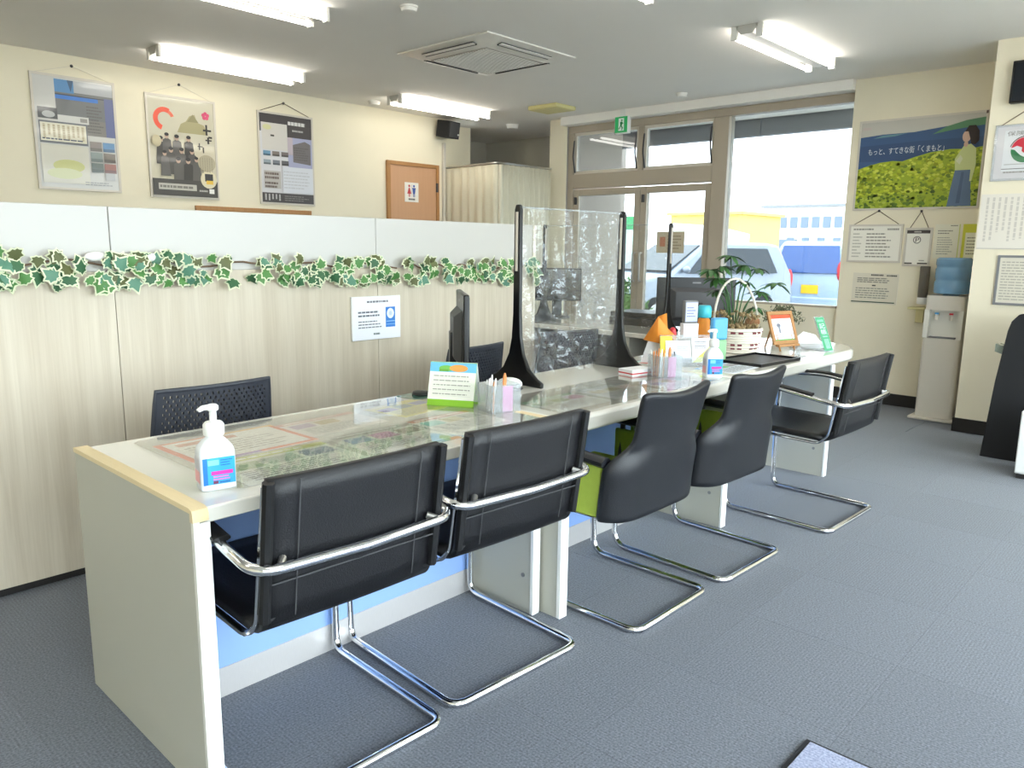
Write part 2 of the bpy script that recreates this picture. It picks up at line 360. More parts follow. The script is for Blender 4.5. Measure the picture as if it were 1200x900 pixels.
# ------------------------------------------------------------------ flat print builder
_tcache = {}
def textmesh(s):
    if s in _tcache: return _tcache[s]
    cu = bpy.data.curves.new('t', 'FONT'); cu.body = s; cu.size = 1.0; cu.resolution_u = 2
    o = bpy.data.objects.new('t', cu); col.objects.link(o)
    dg = bpy.context.evaluated_depsgraph_get()
    me = o.evaluated_get(dg).to_mesh()
    vs = [(v.co.x, v.co.y) for v in me.vertices]; fs = [list(p.vertices) for p in me.polygons]
    o.evaluated_get(dg).to_mesh_clear()
    bpy.data.objects.remove(o); bpy.data.curves.remove(cu)
    if vs:
        x0 = min(v[0] for v in vs); x1 = max(v[0] for v in vs); y0 = min(v[1] for v in vs); y1 = max(v[1] for v in vs)
    else: x0 = y0 = 0; x1 = y1 = 1
    _tcache[s] = (vs, fs, x0, x1, y0, y1); return _tcache[s]
class Print:
    """flat print: coordinates 0..1 across a sheet of w x h; drawn into one mesh with an ink colour per face"""
    def __init__(s, w, h): s.w, s.h = w, h; s.v = []; s.f = []; s.c = []; s.k = 0
    def poly(s, pts, c, up=True):
        if up: s.k += 1
        n = len(s.v); s.v += [(p[0]*s.w, p[1]*s.h, 0.0003*s.k) for p in pts]
        a = sum(pts[i][0]*pts[(i+1) % len(pts)][1]-pts[(i+1) % len(pts)][0]*pts[i][1] for i in range(len(pts)))
        idx = [n+i for i in range(len(pts))]
        s.f.append(idx if a > 0 else idx[::-1]); s.c.append(lin(c)); return s
    def rect(s, x0, y0, x1, y1, c, up=True): return s.poly([(x0, y0), (x1, y0), (x1, y1), (x0, y1)], c, up)
    def ell(s, cx, cy, rx, ry, c, n=20, a0=0, a1=360, up=True):
        return s.poly([(cx+rx*math.cos(math.radians(a0+(a1-a0)*i/n)), cy+ry*math.sin(math.radians(a0+(a1-a0)*i/n))) for i in range(n if a1-a0 >= 360 else n+1)], c, up)
    def arc(s, cx, cy, r0, r1, a0, a1, c, n=16, asp=None):
        asp = asp or s.w/s.h; s.k += 1
        def pt(r, a): return (cx+r*math.cos(a), cy+r*math.sin(a)*asp)
        for i in range(n):
            p, q = math.radians(a0+(a1-a0)*i/n), math.radians(a0+(a1-a0)*(i+1)/n)
            s.poly([pt(r0, p), pt(r1, p), pt(r1, q), pt(r0, q)], c, False)
        return s
    def lines(s, x0, y0, x1, y1, n, c, fill=0.4, seed=1, short=0.3):
        rnd = random.Random(seed); s.k += 1; dy = (y1-y0)/n
        for i in range(n):
            y = y1-dy*(i+0.5); x = x0; xe = x1-(x1-x0)*rnd.random()*short
            while x < xe:
                l = (x1-x0)*rnd.uniform(0.05, 0.16)
                s.rect(x, y-dy*fill/2, min(x+l, xe), y+dy*fill/2, c, False); x += l+(x1-x0)*0.02
        return s
    def cols(s, x0, y0, x1, y1, n, c, fill=0.4, seed=1):
        rnd = random.Random(seed); s.k += 1; dx = (x1-x0)/n
        for i in range(n):
            x = x1-dx*(i+0.5); y = y1; ye = y0+(y1-y0)*rnd.random()*0.3
            while y > ye:
                l = (y1-y0)*rnd.uniform(0.05, 0.15)
                s.rect(x-dx*fill/2, max(y-l, ye), x+dx*fill/2, y, c, False); y -= l+(y1-y0)*0.02
        return s
    def text(s, t, x0, y0, x1, y1, c):
        vs, fs, a0, a1, b0, b1 = textmesh(t); s.k += 1; n = len(s.v)
        for x, y in vs:
            s.v.append(((x0+(x-a0)/max(1e-6, a1-a0)*(x1-x0))*s.w, (y0+(y-b0)/max(1e-6, b1-b0)*(y1-y0))*s.h, 0.0003*s.k))
        for f in fs: s.f.append([i+n for i in f]); s.c.append(lin(c))
        return s
    def build(s, name, parent, mat='print', o=(0, 0, 0), u=(1, 0, 0), v=(0, 0, 1)):
        o, u, v = Vector(o), Vector(u).normalized(), Vector(v).normalized(); nrm = u.cross(v)
        me = bpy.data.meshes.new(name)
        me.from_pydata([tuple(o+u*p[0]+v*p[1]+nrm*p[2]) for p in s.v], [], s.f); me.update()
        at = me.attributes.new('ink', 'FLOAT_COLOR', 'CORNER'); k = 0
        for p, c in zip(me.polygons, s.c):
            for _ in p.vertices: at.data[k].color = c; k += 1
        me.materials.append(M[mat])
        ob = bpy.data.objects.new(name, me); col.objects.link(ob)
        if parent is not None: ob.parent = parent
        return ob

# ================================================================== THE SETTING
CEIL = 2.72
PW = 6.85      # poster wall
WX = 7.1       # glazing plane
fl = B(-2.6, 8.1, -2.05, 8.1, -0.12, -0.006).build('floor', 'carpet')
tag(fl, 'dark grey ribbed carpet tile floor', 'floor', kind='structure')
tm = MB().box(-0.2497, 0.2497, -0.2497, 0.2497, -0.006, 0.0).mesh('carpet_tile', 'carpet')
for i in range(16):
    for j in range(8):
        x, y = -0.75+0.5*i, -0.62+0.5*j
        if x > 6.9 or (x > 6.2 and y < 1.5): continue
        t = bpy.data.objects.new('carpet_tile', tm); col.objects.link(t); t.parent = fl
        t.location = (x, y, 0); t.rotation_euler = (0, 0, math.pi/2 if (i+j) % 2 else 0)
tag(B(-2.6, 8.3, -2.05, 8.3, CEIL, CEIL+0.1).build('ceiling', 'ceil'), 'pale grey plasterboard ceiling', 'ceiling', kind='structure')
tag(B(-2.6, 6.22, PW, PW+0.15, 0, CEIL).build('wall_left', 'wall'), 'cream wall hung with three framed posters', 'wall', kind='structure')
tag(B(6.22, 6.84, 7.1, 7.25, 0, CEIL).build('wall_setback', 'wall'), 'narrow cream wall beside the curtained alcove', 'wall', kind='structure')
tag(B(6.72, 8.1, 7.94, 8.09, 0, CEIL).build('wall_alcove', 'grey_wall'), 'grey back wall of the alcove above the curtain', 'wall', kind='structure')
tag(B(7.95, 8.1, 5.95, 7.94, 0, CEIL).build('wall_alcove_side', 'grey_wall'), 'grey side wall of the alcove above the curtain', 'wall', kind='structure')
tag(B(6.72, 6.84, 7.25, 7.94, 0, CEIL).build('wall_alcove_inner', 'grey_wall'), 'inner return wall of the alcove', 'wall', kind='structure')
tag(B(7.02, 8.1, 5.72, 5.95, 0, CEIL).build('wall_pier', 'concrete'), 'grey pier between glass entrance and alcove', 'wall', kind='structure')
tag(B(7.0, 7.02, 5.715, 5.955, 0, CEIL).build('trim_1', 'wall'), 'cream facing on the pier beside the entrance', 'trim', kind='structure')
# right wall
rw = B(6.97, 7.25, 1.38, 2.555, 0, CEIL).build('wall_right', 'wallr'); tag(rw, 'cream wall behind the water dispenser and landscape poster', 'wall', kind='structure')
tag(B(6.3, 6.97, -1.9, 1.385, 0, CEIL).build('wall_pillar', 'wallr'), 'projecting cream wall with pinned notices beside the dispenser', 'wall', kind='structure')
tag(B(6.958, 6.97, 1.39, 2.555, 0, 0.1).build('baseboard_right', 'base'), 'dark skirting under the landscape poster wall', 'baseboard', kind='structure')
tag(MB().box(6.288, 6.3, -1.88, 1.397, 0, 0.1).box(6.3, 6.958, 1.385, 1.397, 0, 0.1).build('baseboard_pillar', 'base'), 'dark skirting round the projecting wall', 'baseboard', kind='structure')
# lower wall under the big window
tag(B(7.02, 7.2, 2.555, 3.74, 0, 0.79).build('wall_sill', 'wallr'), 'low cream wall under the large window', 'wall', kind='structure')
tag(B(6.9, 7.2, 2.555, 5.72, 2.635, CEIL).build('trim_2', 'ceil'), 'soffit band over the glazed front', 'trim', kind='structure')
# shop front: frame and panes
fr = thing('window_1', 'taupe framed shop window with transom lights and wide pane', 'window', (WX, 2.56, 0), kind='structure')
FB = lambda *a: B(*a)
FB(7.05, 7.15, 2.555, 5.72, 2.56, 2.635).build('head_frame', 'alu', fr, world=True, bevel=0.004)
FB(7.05, 7.15, 5.645, 5.72, 0, 2.56).build('jamb', 'alu', fr, world=True, bevel=0.004)
FB(7.05, 7.15, 2.555, 2.585, 0.79, 2.56).build('jamb', 'alu2', fr, world=True, bevel=0.004)
FB(7.04, 7.16, 3.74, 3.9, 0, 2.56).build('mullion', 'alu', fr, world=True, bevel=0.006)
FB(7.05, 7.15, 4.715, 4.78, 2.11, 2.56).build('transom_mullion', 'alu', fr, world=True, bevel=0.004)
FB(7.04, 7.16, 3.9, 5.645, 1.955, 2.11).build('transom_rail', 'alu', fr, world=True, bevel=0.006)
FB(7.03, 7.17, 2.585, 3.74, 0.77, 0.81).build('window_sill', 'alu', fr, world=True, bevel=0.004)
for y0, y1 in ((3.9, 4.715), (4.78, 5.645)):
    m = MB()
    m.box(7.07, 7.12, y0, y1, 2.11, 2.145); m.box(7.07, 7.12, y0, y1, 2.53, 2.56); m.box(7.07, 7.12, y0, y0+0.03, 2.145, 2.53); m.box(7.07, 7.12, y1-0.03, y1, 2.145, 2.53)
    sash = m.build('transom_sash', 'alu2', fr, world=True)
    B(7.09, 7.096, y0+0.03, y1-0.03, 2.145, 2.53).build('pane', 'tint', sash, world=True)
    for yy in (y0+0.015, y1-0.02):
        MB().tube(fillet([(7.06, yy, 2.13), (7.03, yy+0.01, 2.3), (7.06, yy+0.02, 2.48)], 0.2), 0.009, 6).build('stay_arm', 'dgrey', fr, world=True)
B(7.09, 7.098, 2.585, 3.74, 0.81, 2.56).build('pane', 'tint', fr, world=True)
# glazed doors
def glass_door(n, y0, y1, label, hinge):
    d = thing('door_%d' % n, label, 'door', (WX, y0, 0), kind='structure')
    m = MB(); a, b = 0.075, 0.075
    m.box(7.07, 7.13, y0, y0+a, 0.02, 1.945); m.box(7.07, 7.13, y1-b, y1, 0.02, 1.945)
    m.box(7.07, 7.13, y0+a, y1-b, 1.875, 1.945); m.box(7.07, 7.13, y0+a, y1-b, 0.02, 0.16)
    m.build('door_frame', 'alu', d, world=True, bevel=0.004)
    B(7.096, 7.104, y0+a, y1-b, 0.16, 1.875).build('pane', 'tint', d, world=True)
    hy = y0+0.04 if hinge else y1-0.04
    MB().tube(fillet([(7.07, hy, 0.95), (7.03, hy, 0.95), (7.03, hy, 1.25), (7.07, hy, 1.25)], 0.02), 0.011, 8).build('handle', 'steel', d, world=True)
    B(7.055, 7.07, y1-0.05, y1-0.02, 1.78, 1.86).build('hinge', 'dgrey', d, world=True)
glass_door(1, 4.74, 5.645, 'taupe framed glass door leaf next to the pier', True)
glass_door(2, 3.9, 4.735, 'taupe framed glass door leaf with taped notice', False)
nt_ = tag(B(7.084, 7.0865, 4.19, 4.52, 1.255, 1.475).build('door_notice', 'paper'), 'brownish paper notice taped to the glass door', 'notice')
p = Print(0.33, 0.22); p.rect(0, 0, 1, 1, (198, 186, 160)); p.rect(0.12, 0.3, 0.32, 0.75, (190, 120, 90)); p.lines(0.4, 0.15, 0.9, 0.85, 5, (150, 138, 116)); p.build('print', nt_, 'print', (7.083, 4.52, 1.255), (0, -1, 0), (0, 0, 1))
# toilet door in the poster wall
d3 = thing('door_3', 'orange wooden toilet door in the cream wall', 'door', (5.34, PW, 0), kind='structure')
B(5.37, 6.03, PW-0.025, PW-0.001, 0.01, 2.16).build('door_leaf', 'wood_or', d3, world=True)
m = MB(); m.box(5.33, 5.37, PW-0.04, PW-0.001, 0, 2.2); m.box(6.03, 6.07, PW-0.04, PW-0.001, 0, 2.2); m.box(5.37, 6.03, PW-0.04, PW-0.001, 2.16, 2.2)
m.build('door_frame', 'wood_fr', d3, world=True, bevel=0.003)
B(6.02, 6.045, PW-0.05, PW-0.035, 1.9, 2.0).build('hinge', 'dgrey', d3, world=True)
MB().cyl((5.44, PW-0.07, 1.0), (5.56, PW-0.07, 1.0), 0.01).cyl((5.45, PW-0.07, 1.0), (5.45, PW-0.02, 1.0), 0.008).build('door_handle', 'steel', d3, world=True)
ts = tag(B(5.57, 5.765, PW-0.029, PW-0.026, 1.775, 1.985).build('toilet_sign', 'paper'), 'white sign with red and blue figures on the toilet door', 'sign')
p = Print(0.195, 0.21); p.rect(0, 0, 1, 1, (240, 236, 228))
for cx, c in ((0.32, (190, 60, 66)), (0.66, (60, 90, 170))):
    p.ell(cx, 0.82, 0.07, 0.065, c)
    if c[0] > 100: p.poly([(cx-0.04, 0.73), (cx+0.04, 0.73), (cx+0.15, 0.42), (cx-0.15, 0.42)], c)
    else: p.poly([(cx-0.13, 0.73), (cx+0.13, 0.73), (cx+0.07, 0.42), (cx-0.07, 0.42)], c)
    p.rect(cx-0.06, 0.26, cx-0.015, 0.44, c); p.rect(cx+0.015, 0.26, cx+0.06, 0.44, c)
p.rect(0.485, 0.26, 0.5, 0.88, (150, 130, 170)); p.lines(0.25, 0.08, 0.75, 0.2, 1, (90, 90, 90), 0.7)
p.build('print', ts, 'print', (5.57, PW-0.0295, 1.775), (1, 0, 0))
# rest of the room behind the camera: a wall and glazed front that let the daylight in
tag(B(-2.75, -2.6, -2.05, 8.0, 0, CEIL).build('wall_behind', 'wall'), 'cream wall behind the waiting area', 'wall', kind='structure')
tag(MB().box(-2.6, 6.97, -2.05, -1.9, 2.6, CEIL).box(-2.6, -2.2, -2.05, -1.9, 0, 2.6).box(6.2, 6.97, -2.05, -1.9, 0, 2.6).build('wall_front', 'wall'), 'cream wall around the wide front glazing', 'wall', kind='structure')
w2 = thing('window_2', 'wide aluminium framed front glazing facing the street', 'window', (-2.2, -1.98, 0), kind='structure')
for k in range(6):
    x = -2.2+1.68*k; B(x-0.03, x+0.03, -2.02, -1.93, 0, 2.6).build('mullion', 'alu', w2, world=True)
for k in range(5):
    x = -2.2+1.68*k; B(x+0.03, x+1.65, -1.99, -1.984, 0.08, 2.6).build('pane', 'glass', w2, world=True)
    B(x+0.03, x+1.65, -2.01, -1.95, 0, 0.08).build('bottom_rail', 'alu', w2, world=True)

# ================================================================== LOW PARTITION WITH IVY
pt = thing('partition_screen', 'low office partition of pale wood panels topped with frosted white panels', 'partition', (2.0, 3.2, 0))
xs = [-1.35, -0.1, 1.148, 2.412, 3.6]
for a, b in zip(xs, xs[1:]):
    B(a+0.0015, b-0.0015, 3.18, 3.225, 0.03, 1.185).build('wood_panel', 'wood', pt, world=True)
    B(a+0.001, b-0.001, 3.187, 3.217, 1.185, 1.432).build('frosted_panel', 'frost', pt, world=True, bevel=0.003)
B(3.6, 3.625, 3.178, 3.227, 0, 1.432).build('end_trim', 'alu2', pt, world=True, bevel=0.003)
B(-1.35, 3.6, 3.19, 3.215, 0, 0.03).build('plinth', 'base', pt, world=True)
# ivy
def leaf_mesh(nm, green):
    out = [(0, -0.42), (0.16, -0.5), (0.3, -0.38), (0.52, -0.3), (0.4, -0.12), (0.56, 0.12), (0.3, 0.16), (0.18, 0.34), (0, 0.62),
           (-0.18, 0.34), (-0.3, 0.16), (-0.56, 0.12), (-0.4, -0.12), (-0.52, -0.3), (-0.3, -0.38), (-0.16, -0.5)]
    m = MB(); n = len(out)
    def z(x, y): return -0.25*abs(x)**1.5-0.12*max(0, y)**2
    m.add([V(0, -0.1, 0.03)]+[V(x, y, z(x, y)) for x, y in out], [[0, 1+i, 1+(i+1) % n] for i in range(n)], 0)
    m.add([V(0, -0.1, 0.06)]+[V(x*0.78, y*0.78-0.02, z(x*0.78, y*0.78)+0.035) for x, y in out], [[0, 1+i, 1+(i+1) % n] for i in range(n)], 1)
    return m.mesh(nm, ['leafE', green], ang=60)
LM = [leaf_mesh('leaf', g) for g in ('leafA', 'leafB', 'leafC', 'leafD')]
def vz(x): return 1.205-0.016*(x-0.7)
def garland(x0, x1, n, label, seed, gaps=()):
    rnd = random.Random(seed)
    g = thing('ivy_garland', label, 'garland', ((x0+x1)/2, 3.165, vz((x0+x1)/2)), group='ivy garlands along the partition')
    pts = []
    for k in range(41):
        x = x0+(x1-x0)*k/40; pts.append((x, 3.163+0.006*math.sin(k*1.7), vz(x)+0.02+0.012*math.sin(k*0.9)))
    MB().tube(pts, 0.004, 6).build('vine', 'vine', g, world=True)
    k = 0
    while k < n:
        x = rnd.uniform(x0, x1)
        if any(a < x < b for a, b in gaps) and rnd.random() < 0.85: continue
        z = vz(x)+rnd.choice((0.035, 0.0, -0.035, -0.05))+rnd.uniform(-0.018, 0.018)
        wt = [5, 4, 3, 1] if z < vz(x)+0.02 else [2, 3, 2, 5]
        o = bpy.data.objects.new('leaf', rnd.choices(LM, wt)[0]); col.objects.link(o); o.parent = g
        o.location = V(x, 3.158-rnd.uniform(0, 0.045), z)-g.location
        s = rnd.uniform(0.046, 0.07); o.scale = (s, s, s)
        o.rotation_euler = (math.radians(90+rnd.uniform(-40, 25)), rnd.uniform(-0.4, 0.4), 0)
        o.rotation_euler.rotate_axis('Z', rnd.choice((math.pi, math.pi, 0))+rnd.uniform(-1.0, 1.0))
        o.rotation_euler.rotate_axis('Y', rnd.uniform(-0.6, 0.6))
        k += 1
    return g
g1 = garland(0.55, 2.52, 195, 'variegated ivy garland on the partition ending above the small notice', 3, [(1.5, 1.56), (1.62, 1.68)])
for cx in (1.08, 1.27):
    MB().ball((cx, 3.15, vz(cx)+0.045), 0.03, sc=(1.4, 0.5, 0.6)).build('clip', 'white', g1, world=True)
garland(2.56, 3.62, 104, 'variegated ivy garland on the partition behind the desk monitor', 9, [(2.95, 3.0)])
# notice on the partition
nb = tag(B(2.243, 2.548, 3.168, 3.1785, 0.825, 1.045).build('partition_notice', 'white', bevel=0.002), 'small white notice with blue block on the wood partition', 'notice')
p = Print(0.305, 0.22); p.rect(0.01, 0.01, 0.99, 0.99, (238, 240, 246)); p.lines(0.3, 0.83, 0.78, 0.92, 1, (110, 110, 120), 0.5, 3)
p.lines(0.12, 0.52, 0.62, 0.68, 2, (100, 105, 115), 0.5, 5); p.lines(0.12, 0.26, 0.62, 0.46, 3, (120, 125, 135), 0.4, 6)
p.rect(0.68, 0.27, 0.88, 0.74, (40, 120, 205)); p.ell(0.78, 0.59, 0.075, 0.12, (225, 235, 248)); p.ell(0.78, 0.59, 0.035, 0.055, (190, 205, 225))
p.rect(0.69, 0.4, 0.87, 0.415, (150, 200, 240)); p.rect(0.69, 0.33, 0.87, 0.34, (150, 200, 240)); p.lines(0.42, 0.1, 0.6, 0.17, 1, (90, 110, 110), 0.6, 2)
p.build('print', nb, 'gloss', (2.243, 3.1676, 0.825))

# ================================================================== COUNTER
def arcpts(cx, cy, r, a0, a1, n=16): return [(cx+r*math.cos(math.radians(a0+(a1-a0)*i/n)), cy+r*math.sin(math.radians(a0+(a1-a0)*i/n))) for i in range(n+1)]
c1 = thing('counter_desk', 'white counter desk with beige trimmed grey end panel', 'desk', (1.35, 1.97, 0))
B(0.735, 1.965, 1.605, 2.335, 0.685, 0.722).build('desk_top', 'topwhite', c1, world=True, bevel=0.004)
B(0.702, 0.735, 1.61, 2.335, 0, 0.714).build('end_panel', 'greylam', c1, world=True, bevel=0.002)
B(0.702, 0.716, 1.598, 1.61, 0, 0.705).build('edge_band', 'offwhite', c1, world=True)
B(0.716, 0.742, 1.6, 1.61, 0, 0.69).build('edge_band', 'white', c1, world=True, bevel=0.002)
m = MB()
pl = [(1.596, 0.695), (1.596, 0.712), (1.6, 0.722), (1.612, 0.7265), (2.337, 0.7265), (2.337, 0.7145), (1.6105, 0.7145), (1.6105, 0.695)]
m.prism(pl, (0.7, 0, 0), (0, 1, 0), (0, 0, 1), (0.037, 0, 0)); m.build('beige_edge', 'beige', c1, world=True)
pl2 = [(y_, min(z_, 0.7224)) for y_, z_ in pl]; pl2[3] = (1.603, 0.7224); pl2[2] = (1.598, 0.719)
m = MB(); m.prism(pl2, (1.963, 0, 0), (0, 1, 0), (0, 0, 1), (0.034, 0, 0)); m.build('beige_edge', 'beige', c1, world=True)
B(1.94, 1.972, 1.7, 1.995, 0, 0.685).build('leg_panel', 'greylam', c1, world=True)
B(1.937, 1.974, 1.685, 1.7, 0, 0.685).build('edge_band', 'white', c1, world=True, bevel=0.002)
MB().cyl((1.9405, 1.735, 0.14), (1.937, 1.735, 0.14), 0.008, seg=12).build('screw_cap', 'mgrey', c1, world=True)
B(0.742, 1.94, 2.0, 2.018, 0.09, 0.685).build('modesty_panel', 'blue', c1, world=True)
B(0.742, 1.94, 1.997, 2.02, 0, 0.09).build('kick_plate', 'kick', c1, world=True)
def counter_top(parent, x0, x1, round_end):
    if round_end:
        poly = [(x0, 1.61), (4.66, 1.61)] + arcpts(4.66, 1.975, 0.365, -90, 90, 24) + [(4.66, 2.34), (x0, 2.34)]
        q = []
        for pnt in poly:
            if not q or (Vector(pnt)-Vector(q[-1])).length > 1e-4: q.append(pnt)
        poly = q
    else: poly = [(x0, 1.605), (x1, 1.605), (x1, 2.34), (x0, 2.34)]
    MB().prism(poly, (0, 0, 0.658), (1, 0, 0), (0, 1, 0), (0, 0, 0.064)).build('desk_top', 'topwhite', parent, world=True, bevel=0.014, ang=50)
c2 = thing('counter_desk', 'white counter desk carrying the clear vinyl screen', 'desk', (2.62, 1.97, 0))
counter_top(c2, 2.0, 3.238, False)
B(1.985, 2.022, 1.615, 2.0, 0, 0.658).build('leg_panel', 'greylam', c2, world=True)
B(1.983, 2.024, 1.598, 1.615, 0, 0.658).build('edge_band', 'white', c2, world=True, bevel=0.002)
B(2.022, 3.215, 2.0, 2.018, 0.09, 0.658).build('modesty_panel', 'blue', c2, world=True)
B(2.022, 3.215, 1.997, 2.02, 0, 0.09).build('kick_plate', 'kick', c2, world=True)
c3 = thing('counter_desk', 'white counter desk with rounded end carrying the basket plant', 'desk', (4.0, 1.97, 0))
counter_top(c3, 3.242, 4.66, True)
for x, y in ((3.22, 1.63), (4.41, 1.61)):
    B(x, x+0.04, y+0.012, 2.0, 0, 0.658).build('leg_panel', 'greylam', c3, world=True)
    B(x-0.002, x+0.042, y, y+0.012, 0, 0.658).build('edge_band', 'white', c3, world=True, bevel=0.002)
    MB().cyl((x+0.001, y+0.07, 0.16), (x-0.003, y+0.07, 0.16), 0.008, seg=12).build('screw_cap', 'mgrey', c3, world=True)
B(3.26, 4.41, 2.0, 2.018, 0.09, 0.658).build('modesty_panel', 'blue', c3, world=True)
B(3.26, 4.41, 1.997, 2.02, 0, 0.09).build('kick_plate', 'kick', c3, world=True)
# flyers under the clear mats
TOPZ = 0.7222
def flyer(x, y, w_, h_, rot, label, fn):
    t = tag(MB().box(-w_/2, w_/2, -h_/2, h_/2, 0, 0.0006).build('flyer', 'paper', loc=(x, y, TOPZ), rot=(0, 0, rot)), label, 'flyer', 'flyers under the desk mats')
    p = Print(w_, h_); fn(p); p.build('print', t, 'print', (-w_/2, -h_/2, 0.0007), (1, 0, 0), (0, 1, 0)); return t
def gen(bgc, head, seed, pics=3):
    def f(p):
        rnd = random.Random(seed); p.rect(0, 0, 1, 1, bgc); p.rect(0, 0.86, 1, 1, head)
        p.lines(0.08, 0.89, 0.9, 0.97, 1, (250, 250, 246), 0.6, seed)
        for k in range(pics):
            x = 0.06+0.31*k; p.rect(x, 0.52, x+0.27, 0.78, (rnd.randint(130, 220), rnd.randint(130, 210), rnd.randint(110, 200)))
        p.lines(0.08, 0.08, 0.92, 0.46, 6, (130, 130, 130), 0.35, seed)
    return f
def f_border(p):
    p.rect(0, 0, 1, 1, (238, 120, 90)); p.rect(0, 0, 0.5, 0.06, (170, 140, 210)); p.rect(0.55, 0.94, 1, 1, (245, 180, 90)); p.rect(0.05, 0.06, 0.95, 0.94, (244, 240, 232))
    p.rect(0.12, 0.74, 0.6, 0.86, (220, 150, 130)); p.lines(0.12, 0.15, 0.88, 0.66, 6, (160, 150, 146), 0.3, 4)
FY = [(1.06, 2.08, 0.38, 0.27, 0.03, 'flyer with orange red border under the mat', f_border),
      (1.06, 1.80, 0.36, 0.25, 0.0, 'flyer with yellow green heading strip under the mat', gen((236, 236, 226), (206, 212, 120), 11)),
      (1.40, 2.10, 0.30, 0.21, 0.05, 'pale flyer with pink lettering under the mat', gen((238, 232, 224), (222, 160, 150), 12, 2)),
      (1.42, 1.82, 0.30, 0.24, -0.02, 'flyer printed with rows of small grey pictures under the mat', gen((226, 224, 214), (160, 160, 150), 13)),
      (1.72, 1.84, 0.27, 0.22, 0.02, 'flyer with red heading strip under the mat', gen((232, 226, 216), (214, 110, 90), 14)),
      (1.74, 2.12, 0.26, 0.2, 0.15, 'bright yellow flyer under the mat near the calendar', gen((236, 226, 110), (226, 206, 60), 15)),
      (2.24, 1.80, 0.30, 0.21, 0.02, 'flyer with green heading strip under the mat by the vinyl screen', gen((226, 228, 222), (120, 170, 130), 16)),
      (2.58, 1.80, 0.30, 0.21, -0.03, 'flyer with grey heading strip under the mat by the vinyl screen', gen((214, 216, 212), (130, 140, 140), 17)),
      (2.92, 1.74, 0.28, 0.2, 0.02, 'flyer with lilac heading strip under the mat by the vinyl screen', gen((226, 222, 226), (196, 150, 190), 18)),
      (3.48, 1.78, 0.30, 0.21, 0.04, 'flyer with blue heading strip lying by the dark tray', gen((228, 234, 240), (110, 160, 214), 19)),
      (3.40, 2.12, 0.26, 0.19, 0.0, 'flyer with teal heading strip lying behind the pamphlets', gen((232, 236, 230), (90, 180, 170), 20))]
for a in FY: flyer(*a)
def desk_mat(x0, x1, y0, y1, label):
    poly = [(x0+0.02, y0), (x1-0.02, y0), (x1, y0+0.02), (x1, y1-0.02), (x1-0.02, y1), (x0+0.02, y1), (x0, y1-0.02), (x0, y0+0.02)]
    o = MB().prism(poly, (0, 0, TOPZ+0.003), (1, 0, 0), (0, 1, 0), (0, 0, 0.0016)).build('desk_mat', 'matclear'); return tag(o, label, 'desk mat')
desk_mat(0.84, 1.95, 1.66, 2.29, 'clear plastic mat over flyers on the end panel desk')
desk_mat(2.06, 3.16, 1.635, 2.0, 'clear plastic mat in front of the vinyl screen')

